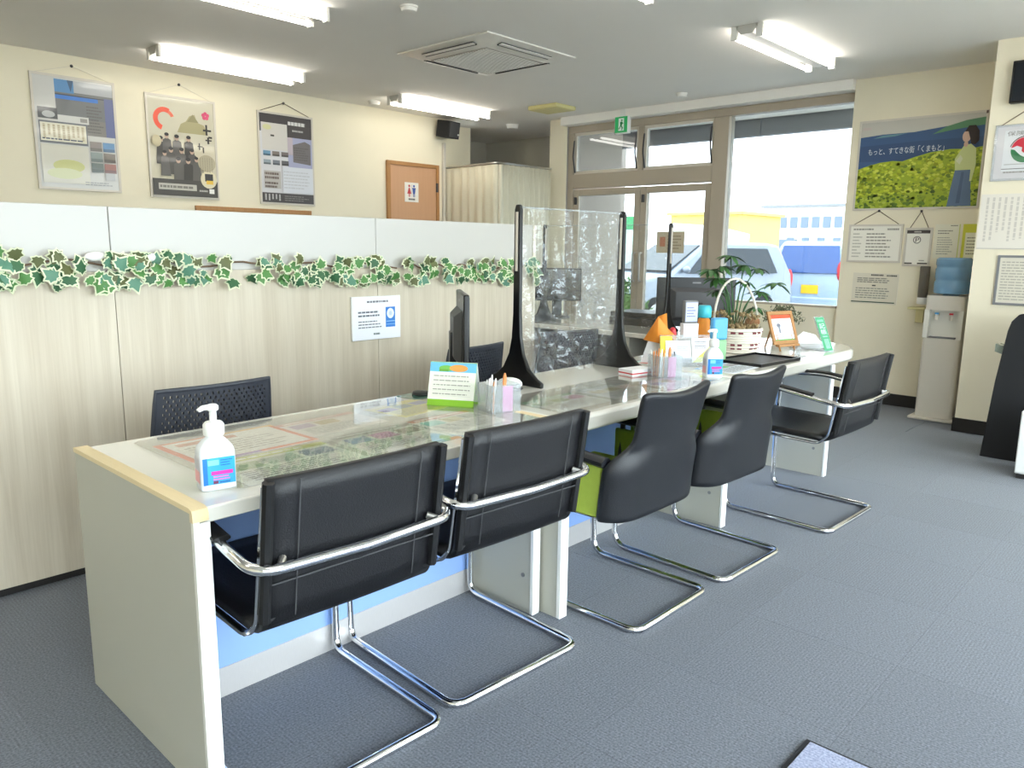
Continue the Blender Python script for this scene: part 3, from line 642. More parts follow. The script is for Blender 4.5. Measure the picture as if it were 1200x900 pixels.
# ================================================================== CUSTOMER CHAIRS
def tube_chair(label, loc, rotz):
    t = thing('cantilever_chair', label, 'chair', loc, rotz, 'black leather chairs with chrome arms')
    W = 0.262; r = 0.0125
    # one continuous bent tube: floor loop, uprights, arms, loop behind the back
    half = [(0, -0.285, r), (W, -0.285, r), (W, 0.255, r), (W+0.004, 0.262, 0.30), (W+0.01, 0.258, 0.645), (W+0.012, 0.02, 0.66), (W+0.012, -0.19, 0.628), (W+0.012, -0.315, 0.612), (0, -0.325, 0.608)]
    rr = [0, 0.05, 0.05, 0.3, 0.075, 0.5, 0.3, 0.075, 0]
    left = [(-x, y, z) for x, y, z in half]
    pts = [half[-1]]+half[-2:0:-1]+left[1:]; rad = [0]+rr[-2:0:-1]+rr[1:]
    MB().tube(fillet(pts, rad, 7), r, 12).build('tube_frame', 'chrome', t)
    for s in (-1, 1):
        MB().tube(fillet([(s*(W+0.01), 0.22, 0.66), (s*(W+0.012), 0.02, 0.673), (s*(W+0.012), -0.16, 0.648)], 0.4), 0.017, 10, sx=0.45, sy=1.25).build('arm_pad', 'leather2', t)
        # flat bar: seat rail bending up behind the back
        bar = fillet([(s*0.243, 0.26, 0.425), (s*0.24, -0.19, 0.415), (s*0.234, -0.235, 0.46), (s*0.228, -0.285, 0.79)], [0, 0.06, 0.06, 0], 6)
        MB().tube(bar, 0.012, 8, sx=0.55, sy=1.0).build('side_rail', 'chrome', t)
        MB().cyl((s*0.2, -0.295, 0.625), (s*0.225, -0.318, 0.612), 0.009, seg=10).build('bolt', 'steel', t)
    # sling: seat
    def seat(u, v):
        y = 0.262-0.47*v; z = 0.452-0.012*v-0.02*math.sin(math.pi*u)*math.sin(math.pi*min(1, v*1.1)); return (-0.238+0.476*u, y, z)
    MB().grid(seat, 10, 10).build('seat', 'leather', t, solid=0.024)
    B(-0.238, 0.238, 0.25, 0.275, 0.41, 0.45).build('seat_edge', 'leather2', t, bevel=0.008)
    def back(u, v):
        x = -0.235+0.47*u; z = 0.465+0.345*v; y = -0.252-0.05*v-0.012*math.sin(math.pi*u); return (x, y, z)
    bp = MB().grid(back, 10, 8).build('backrest', 'leather', t, solid=0.02)
    def low(u, v):
        a = v*math.pi/2; x = -0.235+0.47*u
        return (x, -0.20-0.055*math.sin(a)-0.006*math.sin(math.pi*u), 0.438+0.04*(1-math.cos(a)))
    MB().grid(low, 8, 6).build('lower_back', 'leather', t, solid=0.02)
    for s in (-1, 1):
        hem = [(s*0.236, -0.2665, 0.475), (s*0.236, -0.3135, 0.806)]
        MB().tube(hem, 0.015, 8, sx=0.9).build('side_hem', 'leather2', bp)
        B(s*0.165-0.0012, s*0.165+0.0012, -0.001, 0.001, 0, 0.335).build('stitching', 'dgrey', bp, loc=(0, -0.275, 0.472), rot=(math.radians(8.2), 0, 0))
    B(-0.235, 0.235, -0.0015, 0.0015, -0.0015, 0.0015).build('stitching', 'dgrey', bp, loc=(0, -0.287, 0.565))
    B(-0.012, 0.012, -0.001, 0.002, -0.004, 0.004).build('badge', 'steel', t, loc=(0.02, -0.2635, 0.468))
    return t
ch1 = tube_chair('black leather cantilever chair with chrome arms beside the grey end panel', (1.037, 1.732, 0), math.radians(-2))
ch2 = dup(ch1, (1.63, 1.732, 0), math.radians(-3), 'black leather cantilever chair with chrome arms before the pen box')
ch5 = dup(ch1, (3.77, 1.505, 0), math.radians(-2), 'black leather cantilever chair with chrome arms at the rounded counter end')

def shell_chair(label, loc, rotz):
    t = thing('shell_chair', label, 'chair', loc, rotz, 'black shell chairs with lime seats')
    r = 0.0125; W = 0.235
    half = [(0, -0.29, r), (W, -0.29, r), (W, 0.25, r), (W-0.005, 0.265, 0.375), (W-0.02, -0.1, 0.375)]
    left = [(-x, y, z) for x, y, z in half]
    pts = half[:0:-1]+left[1:]; rad = [0, 0.07, 0.07, 0.05]+[0.05, 0.07, 0.07, 0]
    MB().tube(fillet(pts, rad, 7), r, 12).build('tube_frame', 'chrome', t)
    B(-0.21, 0.21, -0.1, 0.02, 0.362, 0.376).build('seat_bracket', 'dgrey', t)
    def sm(a_, b_, x): q = min(1, max(0, (x-a_)/(b_-a_))); return q*q*(3-2*q)
    def hw(v): return 0.272-0.068*sm(0.40, 0.60, v)+0.012*sm(0.65, 1, v)
    def shell(u, v):
        s = 2*u-1; k = sm(0.40, 0.62, v); wrap = 0.085*(1-k)+0.022*k; ex = 6.0*(1-k)+2.2*k
        x = hw(v)*math.copysign(abs(s)**(0.85*(1-k)+k), s)
        z = 0.372+0.475*v-0.03*(v**5)*(1-s*s)-0.02*(v**8)*abs(s)**8
        y = -0.21-0.03*v-0.045*v*v+wrap*abs(s)**ex
        return (x, y, z)
    MB().grid(shell, 24, 20).build('backrest', 'shell', t, solid=0.024, sub=1)
    for s in (-1, 1):
        arm = fillet([(s*0.262, -0.155, 0.585), (s*0.27, 0.0, 0.6), (s*0.266, 0.19, 0.605)], 0.1)
        B(s*0.254-0.01, s*0.254+0.01, -0.14, 0.17, 0.383, 0.57).build('side_panel', 'lime', t, bevel=0.008)
        a = MB().tube(arm, 0.03, 10, sx=0.62, sy=0.95).build('armrest', 'shell', t)
        MB().tube([(s*0.262, 0.14, 0.6), (s*0.245, 0.14, 0.4)], 0.011, 8).build('arm_post', 'dgrey', a)
    cp = [(-0.235, 0.27), (0.235, 0.27), (0.24, 0.0), (0.235, -0.12), (0.15, -0.175), (0.0, -0.185), (-0.15, -0.175), (-0.235, -0.12), (-0.24, 0.0)]
    MB().prism(cp, (0, 0, 0.38), (1, 0, 0), (0, 1, 0), (0, 0, 0.082)).build('seat_cushion', 'lime', t, bevel=0.025)
    return t
ch3 = shell_chair('black shell chair with lime cushion next to the white desk leg', (2.315, 1.625, 0), 0.0)
ch4 = dup(ch3, (2.905, 1.60, 0), math.radians(-2), 'black shell chair pushed in by the second sanitizer bottle')

# ================================================================== STAFF CHAIRS (perforated backs)
def perf_back(w_, h_, nx, nz, th):
    m = MB(); cw, chh = w_/nx, h_/nz; hr = 0.33
    def pos(x, z, d):
        s = x/(w_/2); return (x*(1-0.10*(z/h_)), 0.03*s*s-0.05*(z/h_)**1.0+d, z)
    for side in (0, 1):
        d = th if side else 0
        for j in range(nz):
            for i in range(nx):
                x0 = -w_/2+i*cw; z0 = j*chh; cx = x0+cw/2; cz = z0+chh/2
                solid = i < 2 or i >= nx-2 or j >= nz-1 or j < 1 or (i+j) % 2
                co = [(x0, z0), (x0+cw, z0), (x0+cw, z0+chh), (x0, z0+chh)]
                if solid:
                    f = [0, 1, 2, 3] if not side else [3, 2, 1, 0]
                    m.add([pos(x, z, d) for x, z in co], [f])
                else:
                    inn = [(cx-cw*hr, cz-chh*hr), (cx+cw*hr, cz-chh*hr), (cx+cw*hr, cz+chh*hr), (cx-cw*hr, cz+chh*hr)]
                    vs = [pos(x, z, d) for x, z in co+inn]
                    fs = [[k, (k+1) % 4, 4+(k+1) % 4, 4+k] for k in range(4)]
                    m.add(vs, fs if not side else [f[::-1] for f in fs])
                    if not side:
                        m.add([pos(x, z, 0) for x, z in inn]+[pos(x, z, th) for x, z in inn], [[k, (k+1) % 4, 4+(k+1) % 4, 4+k] for k in range(4)])
    rim = [(-w_/2, 0), (w_/2, 0), (w_/2, h_), (-w_/2, h_)]
    path = []
    for k in range(4):
        a, b = rim[k], rim[(k+1) % 4]
        for q in range(8): path.append(V(*pos(a[0]+(b[0]-a[0])*q/8, a[1]+(b[1]-a[1])*q/8, th/2)))
    m.tube(path, th*0.75, 8, closed=True)
    return m
PB = perf_back(0.46, 0.33, 42, 22, 0.012).mesh('perforated_back', 'meshback')
def staff_chair(label, loc, rotz):
    t = thing('office_chair', label, 'chair', loc, rotz, 'staff chairs behind the counter')
    o = bpy.data.objects.new('perforated_back', PB); col.objects.link(o); o.parent = t; o.location = (0, 0.17, 0.475); o.rotation_euler = (0, 0, math.pi)
    o.rotation_euler = (0, 0, 0)
    B(-0.23, 0.23, -0.25, 0.2, 0.42, 0.48).build('seat_cushion', 'matteblack', t, bevel=0.02)
    MB().tube(fillet([(0, 0.0, 0.41), (0, 0.24, 0.41), (0, 0.2, 0.62)], 0.05), 0.018, 8).build('back_bar', 'dgrey', t)
    MB().cyl((0, 0, 0.1), (0, 0, 0.42), 0.026).build('gas_lift', 'dgrey', t)
    for k in range(5):
        a = 2*math.pi*k/5; e = (0.28*math.cos(a), 0.28*math.sin(a), 0.075)
        l = MB().tube([(0, 0, 0.11), e], [0.025, 0.016], 8).build('base_leg', 'dgrey', t)
        MB().cyl((e[0]-0.012*math.sin(a), e[1]+0.012*math.cos(a), 0.028), (e[0]+0.012*math.sin(a), e[1]-0.012*math.cos(a), 0.028), 0.028).build('caster', 'black', l)
    return t
s1 = staff_chair('slate perforated office chair between end panel desk and wood partition', (1.25, 2.44, 0), 0.0)
s2 = dup(s1, (2.70, 2.58, 0), math.radians(6), 'slate perforated office chair behind the desk monitor')
s3 = dup(s1, (3.56, 2.72, 0), math.radians(-14), 'slate office chair seen through the vinyl screen past the partition end')

# ================================================================== VINYL SCREENS
def vinyl_screen(label, loc, rotz, L, H, foot, seed):
    t = thing('vinyl_screen', label, 'screen', loc, rotz)
    rnd = random.Random(seed)
    for s in (0, 1):
        x = 0 if s == 0 else L
        b = 0.15
        prof = [(-b, 0), (b, 0), (b, 0.02), (b*0.8, 0.035), (b*0.5, 0.07), (0.042, 0.13), (0.026, 0.2), (0.02, 0.3), (0.017, H-0.02), (0.01, H),
                (-0.01, H), (-0.017, H-0.02), (-0.02, 0.3), (-0.026, 0.2), (-0.042, 0.13), (-b*0.5, 0.07), (-b*0.8, 0.035), (-b, 0.02)]
        MB().prism(prof, (x-0.009, 0, 0), (0, 1, 0), (0, 0, 1), (0.018, 0, 0)).build('stand_post', 'black', t, bevel=0.004)
        MB().box(x-0.012, x-0.0095, -0.006, 0.006, H-0.27, H-0.03).build('clip', 'alu2', t)
    n = [(rnd.uniform(3, 16), rnd.uniform(2, 13), rnd.uniform(0, 6), rnd.uniform(0.001, 0.005)) for _ in range(9)]
    def sheet(u, v):
        q = max(0, 1-v*1.5)
        y = (sum(a*math.sin(fx*u*3+fz*v*2+ph) for fx, fz, ph, a in n)*(0.5+1.3*(1-v)**2)+q*0.006*math.sin(31*u+9*math.sin(17*v+3*u))*math.sin(23*v-7*u+2*math.sin(14*u)))*math.sin(math.pi*min(1, max(0, u)))**0.5
        return (0.012+(L-0.024)*u, y, foot+(H-foot-0.01)*v)
    MB().grid(sheet, 72, 72).build('vinyl_sheet', 'vinyl', t)
    MB().cyl((0.01, 0, H-0.01), (L-0.01, 0, H-0.01), 0.004, seg=8).build('top_rod', 'acryl', t)
    return t
vinyl_screen('clear vinyl droplet screen between two black posts on the middle desk', (2.387, 2.19, TOPZ), math.radians(-2), 0.705, 0.748, 0.02, 4)
pk = tag(MB().box(-0.07, 0.07, -0.045, 0.045, 0, 0.03).box(-0.0705, 0.0705, -0.0455, 0.0455, 0.01, 0.016, 1).build('tissue_pack', ['paper', 'red'], loc=(2.98, 1.98, TOPZ), rot=(0, 0, -0.2)), 'small white pack with red band at the vinyl screen foot', 'tissue pack')

# ================================================================== DESK ITEMS
def bottle(label, loc, rotz, s):
    t = thing('sanitizer_bottle', label, 'bottle', loc, rotz, 'pump sanitizer bottles'); t.scale = s
    def rr(w_, d, r, z): 
        pts = []
        for cx, cy, a in ((w_-r, d-r, 0), (-w_+r, d-r, 90), (-w_+r, -d+r, 180), (w_-r, -d+r, 270)):
            for k in range(5): q = math.radians(a+22.5*k); pts.append(V(cx+r*math.cos(q), cy+r*math.sin(q), z))
        return pts
    lv = [(0.036, 0.026, 0.008, 0.0), (0.039, 0.029, 0.01, 0.004), (0.039, 0.029, 0.01, 0.115), (0.036, 0.027, 0.012, 0.13), (0.026, 0.022, 0.015, 0.148), (0.017, 0.017, 0.0165, 0.16), (0.017, 0.017, 0.0165, 0.165)]
    m = MB(); vs = []; fs = []
    for a in lv: vs += rr(*a)
    for i in range(len(lv)-1):
        for k in range(20): fs.append([i*20+k, i*20+(k+1) % 20, (i+1)*20+(k+1) % 20, (i+1)*20+k])
    fs.append(list(range(20))[::-1]); fs.append([(len(lv)-1)*20+k for k in range(20)])
    m.add(vs, fs).build('bottle_body', 'spray', t)
    MB().lathe([(0.021, 0.163), (0.023, 0.166), (0.023, 0.196), (0.018, 0.204), (0.008, 0.207), (0.0075, 0.236), (0.011, 0.238), (0.013, 0.242), (0.013, 0.252), (0.009, 0.257)], seg=20).build('pump', 'white', t)
    MB().tube([(0.0, 0, 0.2495), (-0.022, -0.005, 0.2495), (-0.033, -0.008, 0.243)], [0.0095, 0.008, 0.006], 8).build('nozzle', 'white', t)
    p = Print(0.07, 0.082); p.rect(0, 0, 1, 1, (60, 170, 226)); p.rect(0, 0, 0.14, 1, (30, 120, 205)); p.rect(0.16, 0.72, 0.5, 0.92, (130, 210, 240)); p.lines(0.55, 0.66, 0.95, 0.94, 3, (30, 100, 180), 0.4, 3)
    p.rect(0.25, 0.36, 0.92, 0.5, (232, 60, 170)); p.lines(0.3, 0.14, 0.9, 0.34, 2, (240, 120, 200), 0.5, 5); p.rect(0.3, 0.03, 0.45, 0.14, (120, 60, 90)); p.lines(0.5, 0.03, 0.92, 0.12, 1, (30, 90, 170), 0.5, 6)
    p.build('label', t, 'gloss', (-0.035, -0.0297, 0.02), (1, 0, 0))
    q = Print(0.046, 0.082); q.rect(0, 0, 1, 1, (206, 206, 214)); q.rect(0.05, 0.05, 0.95, 0.5, (236, 160, 168)); q.lines(0.1, 0.55, 0.9, 0.95, 6, (160, 160, 176), 0.4, 7)
    q.build('label', t, 'gloss', (-0.0397, 0.023, 0.02), (0, -1, 0))
    return t
bottle('tall sanitizer pump bottle beside the beige edge trim', (0.822, 1.728, TOPZ), math.radians(-12), (1.05, 1.05, 0.79))
bottle('sanitizer pump bottle in front of the pamphlet stand', (3.18, 1.70, TOPZ), math.radians(-40), (1.0, 1.0, 0.86))

# desk calendar
t = thing('desk_calendar', 'lime and blue tent desk calendar by the pen box', 'calendar', (1.905, 2.06, TOPZ), math.radians(-60))
a = 0.3; R = Matrix.Rotation(a, 3, 'X')
MB().box(-0.088, 0.088, 0, 0.003, 0, 0.165, 0, Matrix.Rotation(-0.32, 3, 'X')).build('front_board', 'calgreen', t, loc=(0, -0.055, 0))
MB().box(-0.088, 0.088, -0.003, 0, 0, 0.165, 0, Matrix.Rotation(0.32, 3, 'X')).build('back_board', 'paper', t, loc=(0, 0.055, 0))
B(-0.088, 0.088, -0.055, 0.055, 0, 0.002).build('base_board', 'calgreen', t)
p = Print(0.176, 0.165); p.rect(0, 0.16, 1, 0.98, (236, 238, 226)); p.rect(0.0, 0.78, 1, 0.99, (110, 190, 232)); p.ell(0.35, 0.86, 0.16, 0.07, (120, 190, 90)); p.ell(0.62, 0.87, 0.2, 0.08, (240, 160, 80)); p.rect(0.2, 0.79, 0.4, 0.84, (110, 170, 60))
for k in range(5): p.rect(0.08, 0.24+0.1*k, 0.92, 0.245+0.1*k, (206, 206, 196)); p.lines(0.1, 0.26+0.1*k, 0.92, 0.31+0.1*k, 1, (170, 170, 160), 0.5, k+2, 0.1)
sn, cs = math.sin(0.32), math.cos(0.32)
p.build('month_page', t, 'print', (-0.088, -0.0562, 0.0), (1, 0, 0), (0, sn, cs))
# clear pen boxes
def pen_box(label, loc, rotz, s, seed):
    t = thing('pen_box', label, 'pen holder', loc, rotz, 'clear pen boxes'); rnd = random.Random(seed); t.scale = (s, s, s)
    for a in ((-0.06, 0.06, -0.05, -0.047, 0, 0.1), (-0.06, 0.06, 0.047, 0.05, 0, 0.1), (-0.06, -0.057, -0.047, 0.047, 0, 0.1), (0.057, 0.06, -0.047, 0.047, 0, 0.1)):
        B(*a).build('wall_panel', 'acryl', t)
    B(-0.057, 0.057, -0.047, 0.047, 0, 0.003).build('base_panel', 'acryl', t)
    B(-0.012, 0.03, -0.044, -0.041, 0.004, 0.094).build('insert_card', 'pink', t)
    B(-0.015, -0.012, -0.045, 0.045, 0.003, 0.09).build('divider', 'acryl', t)
    for k in range(7):
        x, y = rnd.uniform(-0.05, -0.02), rnd.uniform(-0.03, 0.03); l = rnd.uniform(0.11, 0.135)
        c = rnd.choice(('white', 'white', 'white', 'pen_or'))
        pn = MB(); e = V(x+rnd.uniform(-0.012, 0.012), y+rnd.uniform(-0.012, 0.012), l); s0 = V(x, y, 0.004)
        pn.tube([s0, s0.lerp(e, 0.93), e], [0.0035, 0.0035, 0.0015], 7); pn.build('pen', c, t)
    MB().tube([(0.005, -0.02, 0.004), (0.009, -0.022, 0.125), (0.009, -0.022, 0.138)], [0.007, 0.007, 0.003], 8, mi=0).build('marker', 'pen_or', t)
    return t
pen_box('clear pen box with pink insert beside the tent calendar', (1.945, 1.868, TOPZ), math.radians(-14), 1.0, 2)
pen_box('clear pen box with pink insert in front of the orange folded paper', (3.03, 1.86, TOPZ), math.radians(-24), 1.0, 8)
# mouse / handset behind the pen box, small coaster
t = thing('computer_mouse', 'white computer mouse behind the vinyl screen post', 'mouse', (2.27, 2.12, TOPZ), 0.5)
MB().ball((0, 0, 0.0265), 0.05, 16, 10, (0.6, 1.05, 0.5)).build('mouse_body', 'white', t)
B(-0.03, 0.03, -0.05, 0.05, 0, 0.006).build('mouse_base', 'dgrey', t, bevel=0.003)
t = thing('coaster_tray', 'dark glass coaster holding a black cap by the calendar', 'tray', (1.92, 2.27, TOPZ), 0.1)
B(-0.08, 0.08, -0.05, 0.05, 0, 0.005).build('glass_plate', mat('green_glass', (70, 110, 96), 0.1), t, bevel=0.002)
MB().lathe([(0.03, 0.005), (0.034, 0.008), (0.03, 0.017), (0.012, 0.02)], seg=18).build('cap', 'black', t)

def monitor(label, loc, rotz, w_, h_, zb, name='desktop_monitor'):
    t = thing(name, label, 'monitor', loc, rotz)       # screen faces local -Y
    B(-w_/2, w_/2, -0.012, 0.012, zb, zb+h_).build('screen_case', 'black', t, bevel=0.006)
    B(-w_/2+0.012, w_/2-0.012, -0.0135, -0.0122, zb+0.018, zb+h_-0.012).build('screen_glass', 'screen', t)
    q = MB(); a = [(-w_*0.36, zb+h_*0.12), (w_*0.36, zb+h_*0.12), (w_*0.36, zb+h_*0.8), (-w_*0.36, zb+h_*0.8)]; b_ = [(x*0.75, zb+h_*0.45+(z-zb-h_*0.45)*0.75) for x, z in a]
    q.add([V(x, 0.012, z) for x, z in a]+[V(x, 0.045, z) for x, z in b_], [[0, 3, 2, 1], [4, 5, 6, 7]]+[[k, (k+1) % 4, 4+(k+1) % 4, 4+k] for k in range(4)])
    q.build('rear_housing', 'dgrey', t, bevel=0.004)
    B(-0.04, 0.04, 0.03, 0.055, 0.01, zb+h_*0.5).build('stand_neck', 'black', t, bevel=0.004)
    MB().lathe([(0.11, 0), (0.115, 0.004), (0.1, 0.012), (0.04, 0.016)], (0, 0.03, 0), 28, sx=1.0, sy=0.75).build('stand_base', 'black', t)
    MB().box(-0.03, 0.03, 0.0121, 0.0128, zb+h_*0.88, zb+h_*0.91).build('logo_strip', 'mgrey', t)
    return t
monitor('black desktop monitor seen edge on beside the tent calendar', (2.215, 2.345, TOPZ), math.radians(51), 0.42, 0.33, 0.06)
# back desk by the window with two monitors
bd = thing('back_desk', 'white back office desk behind the rounded counter', 'desk', (4.9, 3.4, 0))
B(4.47, 5.3, 2.7, 4.35, 0.685, 0.72).build('desk_top', 'topwhite', bd, world=True, bevel=0.006)
B(4.5, 5.27, 3.06, 3.1, 0, 0.685).build('leg_panel', 'offwhite', bd, world=True)
B(4.5, 5.27, 4.28, 4.32, 0, 0.685).build('leg_panel', 'offwhite', bd, world=True)
B(4.5, 5.27, 2.72, 2.76, 0, 0.685).build('leg_panel', 'offwhite', bd, world=True)
B(5.2, 5.22, 2.76, 4.28, 0.2, 0.685).build('modesty_panel', 'dgrey', bd, world=True)
monitor('wide black monitor rear turned to the room behind the basket plant', (4.93, 2.80, 0.7202), math.radians(133), 0.56, 0.35, 0.03)
monitor('small dark monitor standing near the partition end', (4.98, 4.12, 0.7202), math.radians(-45), 0.4, 0.27, 0.14)
t = thing('flatbed_scanner', 'low black scanner on the back desk by the window', 'scanner', (5.05, 3.32, 0.7202), 0.0)
B(-0.16, 0.16, -0.2, 0.2, 0, 0.06).build('scanner_body', 'black', t, bevel=0.008)
B(-0.155, 0.155, -0.195, 0.195, 0.062, 0.1).build('scanner_lid', 'black', t, bevel=0.008)
vinyl_screen('clear vinyl droplet screen with black posts on the back desk', (4.62, 2.84, 0.7202), math.radians(90), 1.12, 0.75, 0.02, 12)

# pamphlet stand
t = thing('pamphlet_stand', 'clear pamphlet stand filled with printed cards behind the second sanitizer', 'stand', (3.40, 1.965, TOPZ), math.radians(-38))
B(-0.13, 0.13, -0.05, 0.05, 0, 0.004).build('base_plate', 'acryl', t)
B(-0.13, 0.13, -0.05, -0.046, 0.004, 0.05).build('front_lip', 'acryl', t)
B(-0.13, 0.13, 0.04, 0.044, 0.004, 0.15).build('back_plate', 'acryl', t)
def card(nm, label, x, y, z, w_, h_, tilt, fn, parent, m_='paper'):
    R = Matrix.Rotation(tilt, 3, 'X')
    o = MB().box(-w_/2, w_/2, 0, 0.0025, 0, h_, 0, R).build(nm, m_, parent, loc=(x, y, z))
    p = Print(w_, h_); fn(p); nv = R @ V(0, 0, 1); nn = R @ V(0, -1, 0)
    p.build('print', o, 'print', tuple(V(-w_/2, 0, 0)+nn*0.0006), (1, 0, 0), tuple(nv)); return o
def fA(p): p.rect(0, 0, 1, 1, (236, 238, 244)); p.rect(0, 0, 1, 0.18, (120, 124, 132)); p.lines(0.45, 0.5, 0.95, 0.85, 4, (130, 140, 160), 0.35, 2); p.rect(0.08, 0.25, 0.4, 0.85, (206, 210, 222)); p.rect(0.14, 0.3, 0.2, 0.5, (60, 60, 66)); p.rect(0.3, 0.3, 0.36, 0.5, (60, 60, 66))
def fB(p): p.rect(0, 0, 1, 1, (238, 240, 238)); p.poly([(0, 0), (0.5, 0), (1, 0.5), (1, 0.7)], (214, 226, 90)); p.lines(0.15, 0.55, 0.9, 0.9, 4, (90, 96, 110), 0.4, 9)
card('pamphlet', None, -0.05, -0.03, 0.02, 0.13, 0.11, -0.25, fA, t)
card('pamphlet', None, 0.07, -0.028, 0.02, 0.1, 0.12, -0.2, fB, t)
card('yellow_card', None, -0.11, -0.015, 0.02, 0.06, 0.13, -0.15, lambda p: p.rect(0, 0, 1, 1, (246, 226, 70)), t, 'yellow')
# folded orange paper
t = thing('folded_paper', 'crumpled orange paper fan standing by the pen box', 'paper', (3.36, 2.09, TOPZ), -0.95)
m = MB(); rnd = random.Random(5)
pp = [V(-0.09, 0, 0.10), V(-0.02, 0.01, 0.2), V(0.02, -0.01, 0.215), V(0.03, 0.02, 0.15), V(0.075, 0, 0.115), V(0.06, 0.0, 0.07), V(-0.02, -0.02, 0.09)]
m.add(pp, [[0, 6, 1], [1, 6, 3], [1, 3, 2], [3, 6, 5], [3, 5, 4]]); m.v = [V(p_.x*1.0, p_.y, p_.z*1.2) for p_ in m.v]; m.build('orange_sheet', 'orange', t, solid=0.003)
m = MB(); m.prism([(-0.1, 0), (0.07, 0), (0.06, 0.12), (-0.06, 0.13)], (0, 0.012, 0), (1, 0, 0), (0, 0.05, 1), (0, 0.004, 0)); m.build('white_sheet', 'paper', t)
# card box, blue sachet, teal cap bottle
t = thing('card_box', 'white card box with grey top behind the pamphlets', 'box', (3.63, 2.09, TOPZ), math.radians(-30))
B(-0.045, 0.045, -0.02, 0.02, 0, 0.19).build('box_body', 'paper', t, bevel=0.003)
B(-0.04, 0.04, -0.016, 0.016, 0.19, 0.31).build('phone_display', 'mgrey', t, bevel=0.006)
p = Print(0.07, 0.1); p.rect(0, 0, 1, 1, (190, 194, 220)); p.lines(0.1, 0.2, 0.9, 0.8, 4, (120, 124, 160), 0.4, 2); p.build('print', t, 'print', (-0.035, -0.0165, 0.2))
t = thing('cream_pot', 'small cream tub in front of the white card box', 'tub', (3.53, 2.03, TOPZ), 0)
MB().lathe([(0.045, 0), (0.055, 0.1), (0.056, 0.105), (0.05, 0.105)], seg=24).build('tub', mat('cream_tub', (222, 210, 190), 0.6), t)
MB().lathe([(0.057, 0.103), (0.057, 0.118), (0.05, 0.122)], seg=24).build('lid', 'white', t)
t = thing('spray_bottle', 'slim teal capped bottle beside the blue sachet', 'bottle', (3.745, 2.07, TOPZ), 0)
MB().lathe([(0.03, 0), (0.033, 0.005), (0.033, 0.2), (0.02, 0.22)], seg=20).build('bottle_body', 'orange', t)
MB().lathe([(0.036, 0.215), (0.038, 0.22), (0.038, 0.265), (0.03, 0.28)], seg=20).build('cap', 'teal', t)
t = thing('tube_bottle', 'light blue and green tube bottle by the wicker basket', 'bottle', (3.69, 1.95, TOPZ), math.radians(-35))
B(-0.042, 0.042, -0.022, 0.022, 0, 0.11).build('green_half', 'green_bt', t, bevel=0.01)
B(-0.042, 0.042, -0.022, 0.022, 0.11, 0.225).build('blue_half', 'sky_bl', t, bevel=0.01)
t = thing('red_stamp', 'small red capped stamp by the white card box', 'stamp', (3.53, 2.13, TOPZ), 0); t.scale = (0.8, 0.8, 0.9)
MB().lathe([(0.016, 0), (0.016, 0.12), (0.012, 0.13)], seg=14).build('stem', 'dgrey', t); MB().lathe([(0.02, 0.13), (0.026, 0.15), (0.02, 0.18), (0.008, 0.19)], seg=14).build('cap', 'red', t)
# dark tray
t = thing('document_tray', 'flat dark document tray on the rounded counter', 'tray', (3.83, 1.79, TOPZ), math.radians(-4))
B(-0.2, 0.2, -0.13, 0.13, 0.0007, 0.006).build('tray_floor', 'dgrey', t)
for a in ((-0.205, -0.195, -0.135, 0.135), (0.195, 0.205, -0.135, 0.135), (-0.195, 0.195, -0.135, -0.125), (-0.195, 0.195, 0.125, 0.135)):
    B(*a, 0.0007, 0.016).build('tray_rim', 'black', t)
# basket with plant
t = thing('wicker_basket', 'white wicker basket with maroon bands and tall handle', 'basket', (4.1, 2.06, TOPZ))
prof = [(0.115, 0), (0.12, 0.004), (0.145, 0.135), (0.148, 0.14), (0.14, 0.143), (0.132, 0.13), (0.108, 0.01)]
MB().lathe(prof, seg=36).build('basket_body', 'wicker', t)
for zz, n in ((0.03, 22), (0.05, 22), (0.118, 22)):
    rr_ = 0.121+(zz/0.135)*0.0255
    for k in range(n):
        if k % 3 == 2: continue
        a0 = 2*math.pi*k/n; pts = [(rr_*math.cos(a0+q), rr_*math.sin(a0+q), zz) for q in (0, 0.09, 0.18)]
        MB().tube(pts, 0.006, 6).build('cane_weave', 'maroon', t)
for k in range(10):
    zz = 0.008+0.0135*k; rr_ = 0.1205+(zz/0.135)*0.0255
    MB().tube([(rr_*math.cos(2*math.pi*q/36), rr_*math.sin(2*math.pi*q/36), zz) for q in range(36)], 0.0045, 6, closed=True).build('weave_ring', 'wicker', t)
hd = [(-0.135*math.cos(q*math.pi/14)*0.95, 0.02*math.sin(q*math.pi/14)+0.0, 0.135+0.28*math.sin(q*math.pi/14)) for q in range(15)]
MB().tube([(x*0.7071-y*0.7071, -x*0.7071+y*0.7, z) for x, y, z in hd], 0.007, 8).build('handle', 'wicker', t)
# plants inside the basket
def leafblade(L, W, bend):
    m = MB()
    def f(u, v):
        ww = W*math.sin(math.pi*min(1, 0.06+v*0.94))**0.7; s = 2*u-1
        return (s*ww, L*v, -bend*v*v+0.15*ww*abs(s))
    m.grid(f, 2, 6); return m.mesh('leaf', 'foliage', ang=60)
LB = leafblade(0.085, 0.013, 0.03)
def place(me, parent, p, d, roll_=0, s=1.0, nm='leaf'):
    d = Vector(d).normalized(); x = d.cross(V(0, 0, 1)); x = x.normalized() if x.length > 1e-4 else V(1, 0, 0)
    zz = x.cross(d); o = bpy.data.objects.new(nm, me); col.objects.link(o); o.parent = parent
    o.matrix_local = Matrix.Translation(p) @ Matrix(((x.x, d.x, zz.x), (x.y, d.y, zz.y), (x.z, d.z, zz.z))).to_4x4() @ Matrix.Rotation(roll_, 4, 'Y') @ Matrix.Scale(s, 4)
    return o
